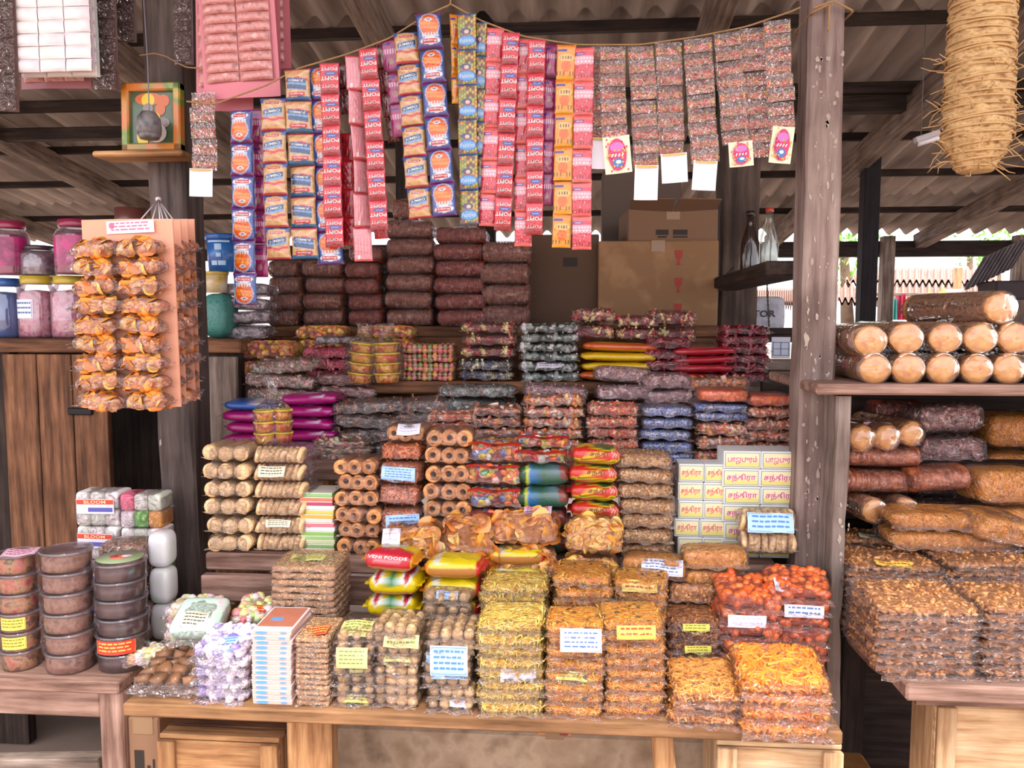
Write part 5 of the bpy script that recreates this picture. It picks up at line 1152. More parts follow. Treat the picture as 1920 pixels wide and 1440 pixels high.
PET = film(.05, '#f2ecf2', 8, .15, .10)
def jar(px0, px1, pyt, pyb, Y, label, lid, fill, lab=None, z=None, group=None, wrap=None):
    a, b = at(px0, pyb, Y), at(px1, pyt, Y); r = (b.x - a.x) / 2; z0 = a.z if z is None else z; h = b.z - z0
    t = thing('plastic_jar', label, 'jar', ((a.x + b.x) / 2, Y + r, z0), (0, 0, 0), group)
    g = G(); V, F = lathe([(r * .1, 0), (r * .95, 0), (r, h * .05), (r, h * .72), (r * .9, h * .80), (r * .74, h * .86), (r * .74, h * .9)], 26); g.add(V, F); g.obj('jar_body', PET, t)
    g = G(); V, F = lathe([(r * .1, h * .01), (r * .93, h * .02), (r * .96, h * .06), (r * .96, h * .70), (r * .7, h * .76), (r * .1, h * .78)], 26); g.add(V, F); stuff(g.obj('filling', fill, t))
    g = G(); V, F = lathe([(r * .8, h * .87), (r * .82, h * .89), (r * .82, h), (r * .78, h), (r * .02, h)], 26); V2, F2 = lathe([(r * .8, h * .87), (r * .02, h * .87)], 26); g.add(V, F); g.obj('lid', solid(lid, .4, .4), t)
    if wrap:
        g = G(); V, F = lathe([(r * 1.012, h * .16), (r * 1.012, h * .7)], 26, False); g.add(V, F); g.obj('wrap_label', mottled(wrap, 14, .4, .4, .05), t)
    if lab:
        g = G(); p, i = LAB[lab]; 
        def fn(x, y, lift): an = -1.75 + x / r; return (r * 1.015 + lift) * np.cos(an), (r * 1.015 + lift) * np.sin(an), h * .62 - y
        label_geo(g, r * 1.1, h * .3, fn, 3, None, 3); g.obj('paper_label', [solid(p, .5), solid(i, .6)], t)
    return t
MAG = ['#8e1458', '#b01c6c', '#7a1048', '#c03a80']; PKC = mottled(['#a83a52', '#d87a90', '#e8b0bc', '#902a40'], 42, .3, .6, .7); DKC = mottled(['#2e2428', '#6a5a60', '#a89aa0', '#241a1e'], 34, .3, .6, .7)
zj = at(48, 516, 2.62).z
jar(18, 78, 516, 628, 2.62, 'clear jar of pink sweets with a yellow lid and white label', '#b8a02c', PKC, 'white', LSH)
jar(80, 142, 516, 628, 2.62, 'clear jar of pink sweets with a yellow lid, half behind the salmon cards', '#b8a02c', PKC, None, LSH)
jar(-60, 14, 520, 628, 2.62, 'blue jar cut by the picture edge beside the pink sweets', '#2a5aa0', mottled(['#1c4a90', '#3a78c0', '#5aa0d8'], 12, .4, .5, .1), None, LSH)
jar(-30, 26, 412, 517, 2.62, 'magenta jar with a red lid cut by the picture edge', '#8e1a44', mottled(MAG, 16, .4, .5, .1), None, zj + .002, wrap=MAG)
jar(22, 80, 458, 516, 2.64, 'squat clear jar of dark sweets between two magenta jars', '#3a2a30', DKC, None, zj + .002)
jar(84, 160, 408, 516, 2.60, 'big magenta jar with a red lid standing on the pink sweets', '#8e1a44', mottled(MAG, 16, .4, .5, .1), None, zj + .002, wrap=['#9e1660', '#c02878', '#8a1452', '#d890b0'])
jar(198, 258, 386, 520, 2.80, 'clear jar with a brown lid behind the salmon snack cards', '#6a3a34', mottled(['#c8b8b0', '#a89a94'], 20, .4, .4, .2), None, LSH)
def tubbox(px0, px1, pyt, pyb, Y, label, col, zb=None, txt=None):
    a, b = at(px0, pyb, Y), at(px1, pyt, Y); r = (b.x - a.x) / 2; z0 = a.z if zb is None else zb; h = b.z - z0
    t = thing('snack_bucket', label, 'bucket', ((a.x + b.x) / 2, Y + r, z0))
    g = G(); V, F = lathe([(r * .1, 0), (r * .86, 0), (r * .98, h * .86)], 26); g.add(V, F); g.obj('bucket', mottled(col, 10, .4, .5, .1), t)
    g = G(); V, F = lathe([(r * .98, h * .84), (r * 1.04, h * .86), (r * 1.04, h * .98), (r * .98, h), (r * .02, h)], 26); g.add(V, F); g.obj('lid', solid(col[0], .4, .5), t)
    if txt:
        g = G()
        for x0, x1, y0, y1 in ((-.5, -.06, .16, .28), (0, .5, .16, .28), (-.12, .2, .38, .48), (-.2, .25, .56, .72), (-.75, .75, .76, .81)):
            V, F, *_ = gridf(lambda u, v: (r * (.875 + .13 * (y0 + (y1 - y0) * v)) * np.cos(-1.5 + x0 + (x1 - x0) * u), r * (.875 + .13 * (y0 + (y1 - y0) * v)) * np.sin(-1.5 + x0 + (x1 - x0) * u), h * (y0 + (y1 - y0) * v)), 12, 3); g.add(V, F)
        g.obj('lettering', solid('#a8ccec', .5), t)
    return t
z1 = at(400, 508, 2.62).z
tubbox(376, 434, 436, 508, 2.62, 'blue snack bucket with pale print beside the salmon cards', ['#1c5aa8', '#2a72c4', '#164a90'], z1, 'blended')
tubbox(372, 416, 508, 548, 2.62, 'cream and yellow bucket below the blue one', ['#c8a840', '#d8cfc4', '#c8b8b0'], at(400, 548, 2.62).z)
g = G(); a = at(396, 628, 2.6); b = at(396, 548, 2.6); V, F = supere(.10, .13, b.z - LSH, .7, .5, 30, 14); V = V * (1 + .04 * wob(V[:, 0] * 60, V[:, 2] * 60, 3))[:, None]; g.add(V, F)
tag(g.obj('net_bag', mottled(['#2e6a66', '#4a9088', '#3a7a74'], 120, .6, .3, .6), loc=(a.x, 2.67, (LSH + b.z) / 2)), 'teal net bag below the buckets', 'bag')
S('silver', 448, 530, 100, 4, 2.66, LSH, 'dark silvery packet in the pile behind the blue and orange sachets', d=.12, look='hazy', side=.02)

GLASS = film(.02, '#eef4f0', 6, .05, .12)
def bottle(px, pyt, pyb, Y, label, mat, liquid, cap, z=None):
    a, b = at(px, pyb, Y), at(px, pyt, Y); z0 = a.z if z is None else z; h = b.z - z0; r = h * .16
    t = thing('glass_bottle', label, 'bottle', (a.x, Y, z0))
    g = G(); V, F = lathe([(r * .1, 0), (r * .95, 0), (r, h * .04), (r, h * .42), (r * .9, h * .52), (r * .5, h * .72), (r * .36, h * .8), (r * .36, h * .95)], 24); g.add(V, F); g.obj('glass', mat, t)
    g = G(); V, F = lathe([(r * .42, h * .93), (r * .44, h * .94), (r * .44, h), (r * .02, h)], 18); g.add(V, F); g.obj('cap', solid(cap, .4, .3), t)
    if liquid: g = G(); V, F = lathe([(r * .1, h * .01), (r * .9, h * .02), (r * .92, h * .4), (r * .05, h * .41)], 22); g.add(V, F); g.obj('liquid', solid(liquid, .1, .8), t)
    return t
A_, B_ = at(1352, 524, 3.24), at(1484, 492, 2.16); zs = (A_.z + B_.z) / 2
def on_shelf(px):
    return min((at(px, 508, 2.16 + .01 * k) for k in range(110)), key=lambda p: abs((p.x - A_.x) * (B_.y - A_.y) - (p.y - A_.y) * (B_.x - A_.x)))
d_ = B_ - A_; board('bottle_shelf', 'wooden shelf board carrying two bottles, running from the back post to the thick post', 'shelf', ((A_.x + B_.x) / 2, (A_.y + B_.y) / 2, zs - .02), ((d_.x ** 2 + d_.y ** 2) ** .5, .13, .04), WD_DARK, 'x', rot=(0, 0, math.atan2(d_.y, d_.x)))
q_ = on_shelf(1405); bottle(1405, 396, 490, q_.y, 'dark brown glass bottle on the bottle shelf', solid('#2a1c18', .08, .9), None, '#1c1614', zs)
q_ = on_shelf(1441); bottle(1441, 390, 484, q_.y, 'clear glass bottle with a red cap on the bottle shelf', GLASS, '#c8d0c8', '#b8402c', zs)
def chain(label, a, b, sag, n, r=.0016):
    g = G()
    for i in range(n):
        s = (i + .5) / n; p = a + (b - a) * s; p.z -= sag * 4 * s * (1 - s); dirv = (b - a).normalized(); q = dirv.to_track_quat('X', 'Z').to_euler()
        ln = (b - a).length / n * .62; th = np.linspace(0, 6.283, 13)[:-1]; ring = np.stack([ln * np.cos(th), ln * .55 * np.sin(th), 0 * th], 1)
        if i % 2: ring = ring[:, [0, 2, 1]]
        V, F = tube(np.concatenate([ring, ring[:1]]), r, 4, False); V = V @ np.array(q.to_matrix()).T + np.array(p); g.add(V, F)
    return tag(g.obj('chain', solid('#4a4440', .4, metal=.8)), label, 'chain')
chain('thin chain drooping from the back post to the bottle shelf', at(1348, 526, 2.8), at(1376, 500, 2.8), .004, 9)
chain('thin chain hanging below the bottle shelf before the grey sack', at(1438, 528, 2.74), at(1442, 612, 2.74), 0, 22)

# grey bag with black letters and pale paper behind the post
a, b = at(1415, 612, 3.6), at(1462, 566, 3.6)
t = thing('woven_sack', 'pale grey sack with black letters behind the hanging chain', 'sack', ((a.x + b.x) / 2, 3.6, a.z))
g = G(); V, F = supere(b.x - a.x + .06, .1, b.z - a.z + .05, .35, .4, 30, 12); V = V + np.array([0, .05, (b.z - a.z) / 2]); g.add(V, F); g.obj('sack', mottled(['#a8a8b0', '#bcbcc6', '#9a9aa4'], 20, .7, .1, .4), t)
g = G(); letters(g, 'ATOR', -.03, (b.z - a.z) * .52, .13, .03, lambda x, z: (x, 0 * x - .006, z)); g.obj('lettering', solid('#22222a', .6), t)
a, b = at(1446, 672, 3.4), at(1482, 632, 3.4)
t = thing('notice_card', 'white card with a blue ruled table behind the thick post', 'card', ((a.x + b.x) / 2, 3.4, a.z)); w, h = b.x - a.x, b.z - a.z
g = G(); g.box((0, 0, h / 2), (w, .004, h)); g.obj('card', solid('#d4d6e0', .6), t)
g = G()
for q in (.15, .45, .75): g.box((0, -.003, h * q), (w * .9, .001, .003))
for q in (-.42, 0, .42): g.box((w * q, -.003, h * .45), (.003, .001, h * .62))
g.obj('ruled_lines', solid('#6a86c0', .6), t)
board('shelf_board', 'dark ledge board carrying the white card behind the post', 'shelf', (at(1440, 690, 3.4).x, 3.46, at(1440, 676, 3.4).z - .012), (.5, .2, .024), WD_GREY)
board('rail', 'dark rail under the grey sack', 'rail', (at(1448, 618, 3.6).x, 3.65, at(1448, 616, 3.6).z - .012), (.4, .14, .03), WD_DARK)

# side table: round tubs, sponge packs, seed bag
def tub_col(px, w, yt, n, Y, tone, phrase, labs={}):
    a = at(px, yt, Y); r = pxm(w, Y) / 2; h = (a.z - LTB) / n
    for i in range(n): round_tub((a.x + random.Random(i + px).uniform(-.003, .003), Y + r, LTB + h * (n - i - .5)), r, h * .985, lab_of(i, n, phrase), phrase + ' column', tone, i + px, labs.get(i))
tub_col(8, 74, 1044, 6, 1.78, 'mixed', 'round tub of red sweets with a yellow label, cut by the picture edge', {3: (.06, .03, 'lime'), 4: (.06, .03, 'lime')})
tub_col(97, 96, 1040, 6, 1.77, 'brown', 'round tub of pale brown sweets')
tub_col(199, 100, 1062, 6, 1.79, 'maroon', 'round tub of dark maroon sweets', {4: (.10, .034, 'red')})
a = at(60, 1032, 1.8); t = put('paper_card', label_mesh(.075, .05, 'pink', 5, None, 3, .05), None, (at(30, 1030, 1.8).x, 1.83, at(30, 1044, 1.78).z + .006), (.05, 0, .3)); tag(t, 'pink card lying on the tub of red sweets', 'card')
g = G(); a = at(199, 1062, 1.79); V, F = lathe([(.001, .002), (.054, .002), (.054, 0), (.001, 0)], 26); g.add(V, F, 0)
for q, (x, y, rr) in enumerate(((-.0, 0, .024), (.012, .008, .012), (-.012, -.006, .01))): V, F = lathe([(.001, .0032 + q * .0003), (rr, .003 + q * .0003), (rr, .002)], 18); g.add(V + np.array([x, y, 0]), F, 1 + q)
tag(g.obj('round_card', [solid('#9aac80', .5, .3), solid('#c8785a', .5), solid('#d8d4e8', .5), solid('#b83a4a', .5)], loc=(a.x, 1.79 + pxm(50, 1.79), a.z + .004)), 'round green paper lid card on the dark maroon tubs', 'card')
def sponge(px, w, yt, n, Y, phrase, lab0):
    a = at(px, yt, Y); wm = pxm(w, Y); h = (a.z - LTB) / n
    for i in range(n):
        t = thing('sponge_pack', lab_of(i, n, phrase), 'sponge pack', (a.x, Y + wm * .4, LTB + h * (n - i - .5)), (0, 0, random.Random(i).uniform(-.06, .06)), phrase + ' pile')
        cols = ['#e8e6e0', '#dfe6d4', '#f0e4e8', '#7cc060', '#e8a050', '#e86a8a']
        for r in range(2):
            for c in range(3):
                k = ('sponge', q3(wm / 3), q3(h / 2), cols[(r * 3 + c + (0 if lab0 else 2) + i) % (3 if lab0 else 6)])
                if k not in _T: g = G(); V, F = supere(wm / 3 * .98, wm * .7, h / 2 * .98, .3, .3, 24, 8); g.add(V, F); _T[k] = g.mesh('sponge', mottled([k[3], '#f2f0ea' if lab0 else k[3]], 60, .8, .1, .3))
                put('sponge', _T[k], t, ((c - 1) * wm / 3, 0, (r - .5) * h / 2))
        put('plastic_bag', film_mesh(q3(wm * 1.03), q3(wm * .74), q3(h), i % 3, 0, .3, .3, 'clear', .006), t)
        if lab0:
            g = G(); y = -wm * .37 - .004; g.box((0, y, .01), (wm * .86, .001, h * .42), 0); g.box((0, y - .0008, .01 + h * .13), (wm * .84, .001, h * .13), 1); g.box((wm * .12, y - .0008, .01 - h * .09), (wm * .56, .001, h * .12), 2)
            letters(g, 'BLOOM', .0, .01 + h * .13, wm * .5, h * .09, lambda x, z: (x, 0 * x + y - .0018, z), 3); g.obj('paper_label', [solid('#e4e2ea', .5), solid('#d8482c', .5), solid('#5a5ab0', .5), solid('#f0d8b0', .5)], t)
sponge(176, 88, 924, 4, 2.06, 'pack of white sponges with a red-topped label', True)
sponge(258, 84, 928, 4, 2.06, 'pack of pastel coloured sponges next to the labelled ones', False)
S('seedbag', 222, 1016, 90, 5, 1.96, LTB, 'bag of brown seeds standing behind the maroon tubs', d=.09, look='hazy')
for i in range(3):
    z0 = LTB; z1 = at(292, 1000, 1.98).z; h = (z1 - z0) / 3
    g = G(); V, F = supere(pxm(46, 1.98), .07, h * .98, .5, .6, 26, 14); V = V * (1 + .03 * wob(V[:, 0] * 70, V[:, 2] * 50, i))[:, None]; g.add(V, F)
    tag(g.obj('wrapped_roll', mottled(['#d8e0d4', '#e8e4ec', '#b8d4bc'], 14, .3, .7, .3), loc=(at(292, 1080, 1.98).x, 2.02, z0 + h * (2.5 - i))), '%s white and green wrapped roll in the column against the grey post' % ('Topmost', 'Middle', 'Lowest')[i], 'wrapped roll', 'white wrapped rolls by the post')

# ---------------------------------------------------------------- shelf of biscuit rolls and the table below it
def big_roll(px, py, rp, Y, label, ln=.30, yaw=.0, lit='b', squash=1.0):
    c = at(px, py, Y); r = pxm(rp, Y)
    t = thing('biscuit_roll_packet', label, 'biscuit packet', c, (0, 0, yaw), 'large biscuit rolls')
    put('biscuit_column', roll_mesh(q3(r), q3(ln * .97), 15, 's'), t, (0, ln / 2 + .012, 0)); o = put('biscuit', disc_mesh(q3(r), .014, .25, 'biscuit', 't'), t, (0, .008, 0), (math.pi / 2, 0, 0))
    g = G(); V, F = lathe([(r * .1, .012), (r * .8, .014), (r * 1.01, .004), (r * 1.03, -.02), (r * 1.03, -ln * .95), (r * .9, -ln), (r * .2, -ln - .02), (r * .35, -ln - .05)], 30, False); V = V[:, [0, 2, 1]] * np.array([1, -1, 1])
    V = V + .0016 * np.stack([wob(V[:, 1] * 90, V[:, 2] * 90, 3), 0 * V[:, 0], wob(V[:, 0] * 90, V[:, 1] * 90, 4)], 1); g.add(V, F)
    put('plastic_bag', g.mesh('plastic_bag', [FILM_SLEEK]), t); return t
Ys = 1.95; zl = RSH; rr = 27
for i, (px, w) in enumerate(((1640, 30), (1703, 31), (1768, 30), (1832, 29), (1893, 30), (1955, 30))):
    Y = 1.93; r = pxm(w, Y) * 1.0; c = at(px, 690, Y)
    py = 600 + (EYE - (zl + r)) / Y * F_PX
    big_roll(px, 692, w * .93, Y, '%s large biscuit roll of the lower row on the shelf, counted from the thick post' % ('First', 'Second', 'Third', 'Fourth', 'Fifth', 'Sixth')[i], yaw=-.05 + .02 * i)
for i, (px, w) in enumerate(((1632, 31), (1700, 31), (1772, 30), (1838, 30), (1902, 30))):
    big_roll(px, 636 - (2 if i else -3), w * .95, 1.945, '%s large biscuit roll of the upper row on the shelf, counted from the thick post' % ('First', 'Second', 'Third', 'Fourth', 'Fifth')[i], yaw=.03 - .03 * i)
big_roll(1878, 577, 30, 1.96, 'large biscuit roll lying alone on top of the upper row', yaw=.25)
a = at(1810, 600, 2.5); g = G()
V, F, *_ = gridf(lambda u, v: ((u - .5) * .26, .2 * v, .09 * np.sin(3.14 * u) * (1 - .3 * v) + .004 * np.sin(u * 30)), 20, 6); g.add(V, F); V2 = V.copy(); V2[:, 2] = 0; g.add(V2, F[:, ::-1])
tag(g.obj('plastic_sheet', film(.35, '#a8c8c8', 30, .6, .15), loc=(a.x, 2.5, RSH)), 'pale teal plastic bundle behind the biscuit rolls', 'plastic bundle')
board('shelf_board', 'dark rear shelf board behind the biscuit rolls', 'shelf', (1.65, 2.62, RSH - .012), (1.5, .5, .024), WD_DARK)

for i, (yt, yb, kind, ph) in enumerate(((838, 882, 'rusttube', 'orange ribbed crisp tube under the big biscuit bag'), (884, 932, 'rusttube', 'orange ribbed crisp tube in the middle of the pile by the upright'))):
    p_, q_ = at(1662, yt, 2.06), at(1662, yb, 2.06); packet(kind, (p_.x, 2.13, (p_.z + q_.z) / 2), pxm(148, 2.06), .13, p_.z - q_.z, ph, i, e1=.8, fin=0, side=.014)
p_, q_ = at(1775, 880, 2.02), at(1775, 930, 2.02); packet('rusttube', (p_.x, 2.09, (p_.z + q_.z) / 2), pxm(110, 2.02), .12, p_.z - q_.z, 'orange ribbed crisp tube lying beside the two by the upright', 4, (0, -.08, 0), e1=.8, fin=0, side=.014)
p_, q_ = at(1640, 932, 2.04), at(1640, 984, 2.04); big_roll(1640, 958, 24, 2.04, 'pinkish biscuit roll at the bottom of the pile by the upright', .2, .25)
big_roll(1700, 955, 22, 2.05, 'pinkish biscuit roll half hidden by the long orange crumb bags', .2, .1)
for i, (px, py, w) in enumerate(((1618, 822, 27), (1666, 820, 26), (1712, 812, 25))): big_roll(px, py, w * .95, 2.06, '%s pale biscuit roll under the biscuit shelf, counted from the upright' % ('First', 'Second', 'Third')[i], .2, .3)
t = put('paper_card', label_mesh(.09, .05, 'pink', 9, None, 3, .05), None, at(1655, 792, 2.1), (1.0, 0, -.2)); tag(t, 'violet paper slip on the pale biscuit rolls under the shelf', 'slip')
S('redtube', 1690, 752, 90, 6, 2.36, .93, 'dark red tube packet deep under the biscuit shelf', d=.12, look='hazy', e1=.8)
S('palesweet', 1795, 760, 124, 4, 2.22, .93, 'hazy bag of rosy snacks under the biscuit shelf', d=.14, look='hazy', side=.02)
S('bhujia', 1915, 775, 110, 3, 2.25, .93, 'bag of orange crumbs in the dark under the shelf end', d=.15)
S('bhujia', 1905, 880, 150, 2, 2.04, .93, 'plump bag of orange crumbs leaning by the shelf end', d=.13, rz=.2)
# brown packets: three rows on the table
S('flake', 1748, 1140, 200, 8, 1.63, RTB, 'bag of brown flakes in the front stack at the table corner', d=.2, fin=.008, tilt=.05)
S('flake', 1955, 1146, 200, 8, 1.63, RTB, 'bag of brown flakes in the front stack cut by the picture edge', d=.2, fin=.008)
S('flake', 1690, 1062, 184, 8, 1.87, RTB, 'bag of brown flakes with a yellow slip in the middle row', d=.18, fin=.008, labels={0: ('gold', .085, .03, -.0, 'top')}, rz=-.1)
S('flake', 1862, 1052, 180, 8, 1.87, RTB, 'bag of brown flakes in the middle row beside the yellow slip', d=.17, fin=.008, rz=.12)
S('flake', 1632, 1008, 104, 7, 2.08, RTB, 'bag of brown flakes in the rear stack against the upright', d=.12, fin=.016, labels={0: ('cream', .07, .03, .01, 'top')})
zt = at(1690, 1050, 1.9).z + .01
S('bhujia', 1800, 962, 236, 2, 2.04 - .1, zt, 'long bag of fine orange crumbs lying over the brown flake bags', d=.13, fin=.02)
p_, q_ = at(1905, 985, 1.9), at(1905, 1040, 1.9); packet('bhujia', (p_.x, 1.98, (p_.z + q_.z) / 2 + .01), pxm(150, 1.9), .12, p_.z - q_.z, 'Tilted bag of orange crumbs next to the long orange bags', 2, (.1, .2, .3))

# ---------------------------------------------------------------- hanging sachets
STR = [  # kind, xt, yt, xb, yb, w, n, Y, twist, flip, label, tag
 ('nug', 452, 206, 461, 572, 46, 6, 1.96, 0, False, 'blue sachet strip with orange snack picture hanging alone at the outer end', None),
 ('pur', 484, 205, 490, 520, 26, 5, 2.00, 0, False, 'narrow purple sachet strip just behind the outer blue strip', None),
 ('jum', 511, 184, 522, 486, 50, 5, 1.96, 0, False, 'beige sachet strip next to the outer blue strip', None),
 ('jum2', 557, 130, 573, 486, 52, 6, 1.97, 0, False, 'beige sachet strip with green lower edges, second of the beige strips', None),
 ('nug', 602, 126, 620, 496, 52, 6, 1.985, 0, True, 'blue sachet strip half covered by a red one', None),
 ('pop', 616, 118, 628, 464, 36, 6, 1.955, 0, False, 'red lettered sachet strip over the second blue strip', None),
 ('darkcandy', 644, 118, 655, 214, 30, 2, 2.0, 0, False, 'short dark red candy strip between two red lettered strips', None),
 ('redclear', 650, 250, 654, 460, 26, 4, 2.01, 0, False, 'clear red sachet strip behind the twisted pink one', None),
 ('pink', 664, 104, 683, 490, 34, 6, 1.96, 1.1, False, 'twisted pale pink sachet strip showing its back', None),
 ('pop', 690, 92, 712, 432, 34, 6, 1.95, 0, False, 'red lettered sachet strip beside the twisted pink strip', None),
 ('redclear', 706, 260, 716, 448, 26, 3, 2.0, 0, False, 'clear red sachet strip peeping out below a red lettered strip', None),
 ('darkcandy', 713, 84, 738, 266, 24, 4, 1.99, 0, False, 'dark red candy strip before the purple strip', None),
 ('pur', 730, 72, 752, 256, 32, 3, 1.98, 0, False, 'short purple sachet strip beside the high beige strip', None),
 ('jum', 760, 60, 788, 410, 46, 6, 1.96, 0, False, 'beige sachet strip hung high beside the big blue strip', None),
 ('nug', 803, 28, 834, 406, 48, 6, 1.95, 0, True, 'big blue sachet strip hung highest, beside the beige one', None),
 ('org', 851, 26, 856, 196, 18, 3, 1.98, .6, False, 'narrow orange sachet strip turned edgewise under the rope knot', None),
 ('peb', 874, 26, 880, 420, 36, 6, 1.955, 0, False, 'speckled sachet strip with sky blue letters under the rope knot', None),
 ('peb', 900, 42, 893, 414, 26, 6, 1.975, 0, False, 'speckled sachet strip with sky blue letters, half covered', None),
 ('straw', 930, 52, 914, 424, 32, 6, 1.97, 0, False, 'pink and red fruit sachet strip beside the speckled ones', None),
 ('pop', 958, 60, 942, 432, 32, 6, 1.955, 0, False, 'red lettered sachet strip between two pink and red fruit strips', None),
 ('straw', 984, 72, 980, 462, 32, 6, 1.975, 0, False, 'pink and red fruit sachet strip between two red lettered strips', None),
 ('pop', 1006, 74, 1001, 440, 32, 6, 1.95, 0, False, 'red lettered sachet strip before the purple strip near the orange one', None),
 ('pur', 1031, 82, 1025, 386, 26, 5, 1.98, 0, False, 'purple sachet strip beside the orange strip', None),
 ('org', 1062, 84, 1052, 464, 35, 6, 1.96, 0, False, 'orange sachet strip with fruit pictures', None),
 ('straw', 1095, 88, 1090, 468, 36, 6, 1.955, 0, False, 'pink and red fruit sachet strip next to the clear seed sachets', None),
 ('seed', 1130, 88, 1126, 262, 36, 7, 1.985, 0, False, 'clear seed sachet strip behind, with a plain white tag, next to the fruit strip', ('white', 34, 56, 0, .05)),
 ('seed', 1148, 88, 1152, 260, 46, 7, 1.96, 0, False, 'clear seed sachet strip with a bright printed card next to the fruit strip', ('print', 48, 66, 2, -.1)),
 ('seed', 1202, 86, 1212, 314, 46, 9, 1.96, 0, False, 'clear seed sachet strip with the lowest plain white tag', ('white', 42, 62, 0, .02)),
 ('seed', 1254, 80, 1258, 292, 47, 8, 1.965, 0, False, 'clear seed sachet strip with a broad white tag, before the gap', ('white', 46, 52, 4, -.06)),
 ('seed', 1308, 72, 1322, 306, 50, 9, 1.955, 0, False, 'clear seed sachet strip with a white tag, after the gap', ('white', 42, 52, 0, .06)),
 ('seed', 1362, 62, 1380, 270, 48, 8, 1.96, 0, False, 'clear seed sachet strip with a tilted printed card', ('print', 42, 44, 6, -.08)),
 ('seed', 1410, 52, 1424, 296, 46, 9, 1.97, 0, False, 'clear seed sachet strip without any tag', None),
 ('seed', 1456, 38, 1466, 242, 46, 8, 1.955, 0, False, 'clear seed sachet strip against the thick post with a printed card', ('print', 38, 64, 2, .1)),
 ('seed', 380, 172, 384, 320, 48, 5, 2.0, 0, False, 'clear seed sachet strip with a white tag beside the framed picture', ('white', 46, 52, -4, .04)),
]
for (k, xt, yt, xb, yb, w, n, Y, tw, fl, lb, tg) in STR:
    strip(k, xt, yt, xb, yb, w, n, Y, lb, None, tw, tg, fl)
JUTE = solid('#a07c56', .9, var=.3, bump=.4, bscale=300)
rope('jute rope from the grey post up to the roof knot holding the sachet strips', [at(350, 190, 2.0), at(400, 196, 1.975), at(500, 160, 1.975), at(560, 128, 1.975), at(650, 102, 1.975), at(730, 72, 1.975), at(800, 28, 1.975), at(846, 8, 1.975), at(838, -40, 1.95)], .0022, JUTE)
rope('jute rope sagging from the roof knot to the thick post', [at(846, 8, 1.975), at(900, 38, 1.975), at(980, 68, 1.975), at(1080, 84, 1.975), at(1200, 84, 1.975), at(1300, 70, 1.975), at(1400, 50, 1.975), at(1482, 22, 1.985), at(1500, 14, 2.005)], .0022, JUTE)
a, b = pr0 - .004, pr1 + .004
rope('jute rope wound around the top of the thick post', [(a, 2.0, at(1490, 16, 2.0).z), ((a + b) / 2, 1.996, at(1530, 4, 2.0).z), (b, 2.0, at(1575, 22, 2.0).z), (b + .002, 2.16, at(1575, 10, 2.0).z), (a - .002, 2.16, at(1490, 20, 2.0).z), (a - .001, 2.01, at(1490, 22, 2.0).z), ((a + b) / 2 - .01, 1.995, at(1525, 10, 2.0).z), ((a + b) / 2 - .012, 1.994, at(1530, 60, 2.0).z)], .0028, JUTE)

# pink sachet cards hanging from the roof, white sheets, dark strips
def sheet_card(label, px0, px1, pyb, Y, col, nx, ny, y_top, sach, rot=0.0, name='sachet_card', m0=.06, opaque=False, bottom=.04):
    """backing card with rows of small sachets; its top is tied to the rafters above the picture"""
    a, b = at(px0, pyb, Y), at(px1, pyb, Y); w = b.x - a.x; zt = at(px0, y_top, Y).z; h = zt - a.z
    t = thing(name, label, 'sachet card', ((a.x + b.x) / 2, Y, zt), (0, rot, 0))
    g = G(); V, F, *_ = gridf(lambda u, v: ((u - .5) * w, .004 * np.sin(u * 5 + v * 3), -v * h), 10, 14); g.add(V, F); V, F, *_ = gridf(lambda u, v: ((.5 - u) * w, .0016 + .004 * np.sin((1 - u) * 5 + v * 3), -v * h), 10, 14); g.add(V, F)
    g.obj('backing_card', solid(col, .6, .2, var=.06, bscale=8), t)
    sw, sh = w * (1 - m0 * 2) / nx, h * (1 - bottom) / ny
    for i in range(nx):
        for j in range(ny):
            k = ('scs', sach, q3(sw), q3(sh), (i + j) % 3)
            if k not in _T:
                r = np.random.RandomState((i + j) % 3 + 3); g = G()
                def fn(u, v):
                    x = (u - .5) * sw * .97; z = (v - .5) * sh * .98; f = np.clip(1 - np.abs(x / (sw / 2)) ** 3, 0, 1) * np.clip(1 - np.abs(z / (sh / 2)) ** 3, 0, 1)
                    return x, -.011 * np.sqrt(f) - .0014 * wob(x * 160, z * 260, (i + j) % 3) * (f + .15), z
                V, F, *_ = gridf(fn, 14, 9); g.add(V, F); _T[k] = g.mesh('sachet', SHM[sach])
            put('sachet', _T[k], t, ((i - (nx - 1) / 2) * sw, -.004, -(j + .5) * sh), (random.Random(i * 31 + j).uniform(-.1, .1), random.Random(i * 7 + j).uniform(-.02, .02), 0))
    return t
SHM = {'pink': mottled(['#8f5a54', '#c88a86', '#b87470', '#d8a8a4'], 40, .35, .6, .6), 'white': mottled(['#d8ccd4', '#efe8ea', '#e8e0d8'], 12, .5, .4, .2), 'dark': film(.03, '#d8c4c0', 45, 1.0, .09)}
sheet_card('rearmost pink sachet card hanging from the roof', 388, 545, 131, 2.16, '#c8707c', 3, 12, -120, 'pink')
sheet_card('pink sachet card hanging in the middle of the three', 392, 531, 178, 2.10, '#c8707c', 3, 14, -120, 'pink', .02)
sheet_card('foremost pink sachet card with its bare lower edge, hanging from the roof', 372, 514, 186, 2.02, '#cc7682', 2, 15, -120, 'pink', -.04, bottom=.1)
sheet_card('low pink card edge hanging over the grey post', 374, 480, 210, 2.07, '#cc7682', 2, 9, -120, 'pink', .02, bottom=.14)
sheet_card('white sachet sheet hanging in front, rows of small white sachets', 30, 176, 138, 2.02, '#c8b8c0', 3, 11, -130, 'white', 0, m0=.0, bottom=0)
sheet_card('white sachet sheet hanging just behind the front one', 44, 186, 147, 2.07, '#dfe6e4', 3, 11, -130, 'white', 0, m0=.0, bottom=0)
